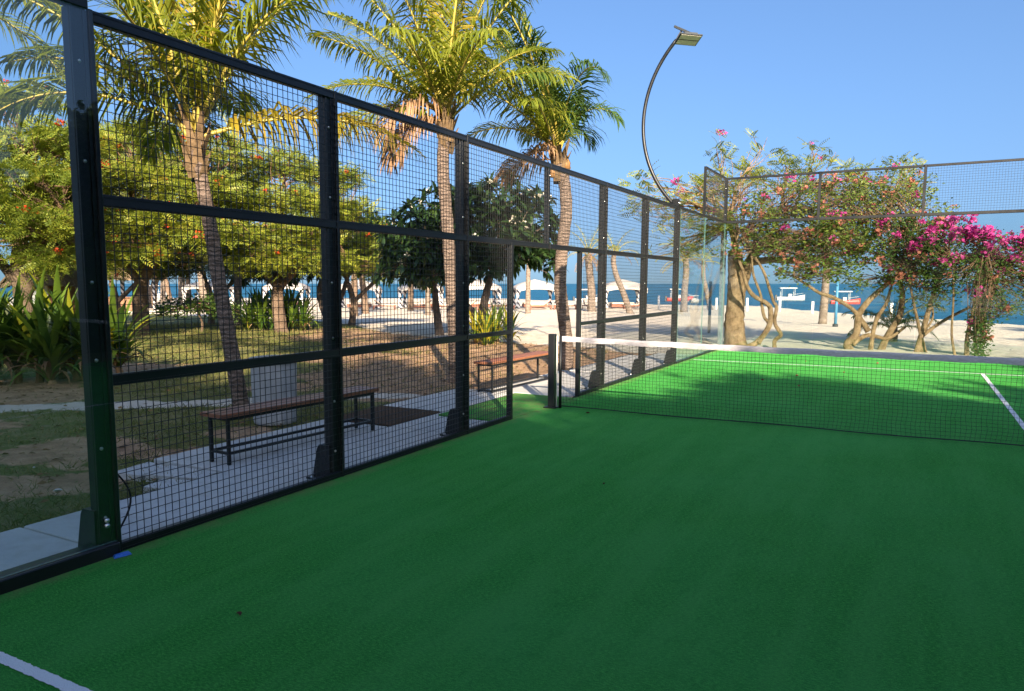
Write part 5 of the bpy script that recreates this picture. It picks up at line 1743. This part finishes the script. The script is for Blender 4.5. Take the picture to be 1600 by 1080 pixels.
# ------------------------------------------------------------------ boats
def boat(label, x, y, L, rz, hullm, canopym, kind=0):
    t = empty('moored_boat', (x, y, -1.12), label, 'boat', 'small boats moored off the beach', rz)
    m = MB(); n = 14
    for i in range(n + 1):
        f = i / n
        xx = (f - .5) * L
        w = .16 * L * math.sin(math.pi * min(1, (1.06 - f) * .62 + .0)) ** .8 if f > .5 else .16 * L * (.86 + .14 * f * 2)
        w = max(w, .01)
        sh = .13 * L * (1 + .55 * max(0, f - .45) ** 1.5 * 3)
        for (yy, zz) in ((-1, sh), (-.82, sh * .35), (-.35, -.04 * L), (.35, -.04 * L), (.82, sh * .35), (1, sh), (.86, sh * .98), (.6, sh * .4), (-.6, sh * .4), (-.86, sh * .98)):
            m.v.append((xx, yy * w, zz))
        if i:
            for j in range(10):
                m.f.append(((i - 1) * 10 + j, (i - 1) * 10 + (j + 1) % 10, i * 10 + (j + 1) % 10, i * 10 + j))
    m.f.append(tuple(range(10))); m.f.append(tuple(range(n * 10 + 9, n * 10 - 1, -1)))
    m.build('hull', hullm, t, True)
    zr = .13 * L + (.30 * L if kind != 2 else .22 * L)
    for sx in (-.34, .12):
        for sy in (-.12, .12):
            MB().bar((sx * L, sy * L, .1 * L), (sx * L, sy * L, zr), .035 * L / 3).build('canopy_pole', M['boat_paint'], t)
    MB().box(-.42 * L, .2 * L, -.16 * L, .16 * L, zr, zr + .045 * L, .015 * L).build('canopy', canopym, t)
    MB().box(-.30 * L, -.2 * L, -.11 * L, .11 * L, .07 * L, .13 * L).build('seat', M['boat_paint'], t)
    MB().box(-.10 * L, .02 * L, -.11 * L, .11 * L, .07 * L, .24 * L, .01).build('console', M['boat_paint'], t)
    MB().box(-.56 * L, -.49 * L, -.035 * L, .035 * L, -.02 * L, .2 * L, .01).build('outboard_motor', M['dark_paint'], t)
    rl = MB()
    for s in (-1, 1): rl.bar((.1 * L, s * .13 * L, .22 * L), (.44 * L, s * .04 * L, .27 * L), .02)
    rl.build('bow_rail', M['boat_paint'], t)
    return t


boat('red hulled boat with white canopy moored beyond the fence posts', -26.7, 108.0, 4.0, R(25), M['red_paint'], M['boat_paint'])
boat('small white boat moored beside the red hulled one', -22.6, 100.2, 2.6, R(80), M['boat_paint'], M['boat_paint'], 2)
boat('white open boat with railings moored right of the big tan trunk', -12.9, 123.0, 4.3, R(20), M['boat_paint'], M['boat_paint'])
boat('long red boat with pale roof moored behind the forked vine stems', -3.6, 103.0, 3.6, R(14), M['red_paint'], M['boat_paint'])
boat('white canopied boat moored beside the kinked palm trunk', -36.8, 95.6, 4.0, R(35), M['boat_paint'], M['boat_paint'])
boat('white cabin boat moored beyond the thin trunks on the left', -121.0, 87.0, 5.0, R(40), M['boat_paint'], M['boat_paint'])
boat('white canopied boat moored beyond the left hand cabana', -112.0, 92.0, 4.6, R(30), M['boat_paint'], M['blue_paint'])

# ================================================================== TREES BEHIND THE VIEWER (they shade the near court)
proto = None
S0 = Vector((.57, -.82, 0)).normalized()
T0 = Vector((.82, .57, 0)).normalized()
rows = []
for k in range(11):
    tt = -21 + k * 3.6
    h = 10.5 if tt < -2.2 else (8.5 if tt < 2.5 else 9.2)
    rows.append((20.5 + random.uniform(-1.0, 1.0), tt + random.uniform(-.6, .6), h + random.uniform(-.4, .4)))
RIGHT = [(15.5, -3.0, 6.6), (18.0, 1.0, 7.2), (16.5, 5.2, 6.4), (19.0, 9.0, 7.0), (15.8, 13.5, 5.6), (21.0, -6.5, 7.5)]
for k in range(5):  # rear row added out of view to block sun flecks on the near court
    rows.append((25 + random.uniform(-1, 1), -12 + k * 5.2 + random.uniform(-.8, .8), 9.6 + (1.4 if k < 2 else 0)))
for k, (s, tt, h) in enumerate(rows):
    p = S0 * s + T0 * tt
    if proto is None:
        proto = tree('shade_tree', 'x', 'tree', (p.x, p.y, -.1), [([(0, 0, -.2), (.1, 0, 1.5), (0, 0, 3.0)], .26, .18)],
                     [(0, 0, 6.0, 2.3, 2.3, 2.5, 330, 0), (-1.2, 0, 4.2, 1.8, 1.8, 1.6, 150, 0), (1.2, 0, 4.0, 1.8, 1.8, 1.6, 150, 0), (0, 0, 2.4, 2.2, 1.8, 1.3, 150, 0)],
                     'small', 'bark', 'shade_leaf', 'shade trees in a row behind the viewer', .40, 26, .5, (), .1, .02)
        o = proto
    else:
        o = copy_tree(proto)
    o.location = (p.x, p.y, -.1)
    o.rotation_euler = (0, 0, k * 1.7)
    o.scale = (1, 1, h / 8.5)
    o['label'] = ('dense round shade tree in the row behind the viewer, %s from its left end' if k < 11 else 'added tall shade tree unseen behind the viewer, %s') % ['first', 'second', 'third', 'fourth', 'fifth', 'sixth', 'seventh', 'eighth', 'ninth', 'tenth', 'eleventh', 'first of the rear row', 'second of the rear row', 'third of the rear row', 'fourth of the rear row', 'fifth of the rear row'][k]
for k, (x, y, h) in enumerate(RIGHT):
    o = copy_tree(proto)
    o.location = (x, y, -.1)
    o.rotation_euler = (0, 0, k * 2.1)
    o.scale = (.85, .85, h / 8.5)
    o['group'] = 'shade trees right of the court'
    o['label'] = 'dense round tree beyond the right side of the court, %s from the camera end' % ['second', 'third', 'fourth', 'fifth', 'sixth', 'first'][k]

# added out-of-view hedge right of the court, darkens the near-left glass reflection
hg = empty('added_hedge', (13.2, 1, -.1), 'added clipped hedge, unseen right of the court, to darken glass reflections', 'hedge')
n = 5200
side = rng.integers(0, 3, n)
hx = np.where(side == 0, -.55, np.where(side == 1, .55, rng.uniform(-.55, .55, n))) + rng.normal(0, .07, n)
hy = rng.uniform(-14, 14, n)
hz = np.where(side == 2, 2.3, rng.uniform(.05, 2.3, n)) + rng.normal(0, .06, n)
d = rand_dirs(n, -.5, .8)
link('foliage', scatter('foliage', LEAF_TPL[0], LEAF_TPL[1], frames(d, rng.uniform(-1.5, 1.5, n)), np.column_stack([hx, hy, hz]), .30 * rng.uniform(.7, 1.3, n)), M['shade_leaf'], hg)
MB().box(-.42, .42, -13.9, 13.9, -.1, 2.15, .1).build('inner_growth', M['shade_leaf'], hg)
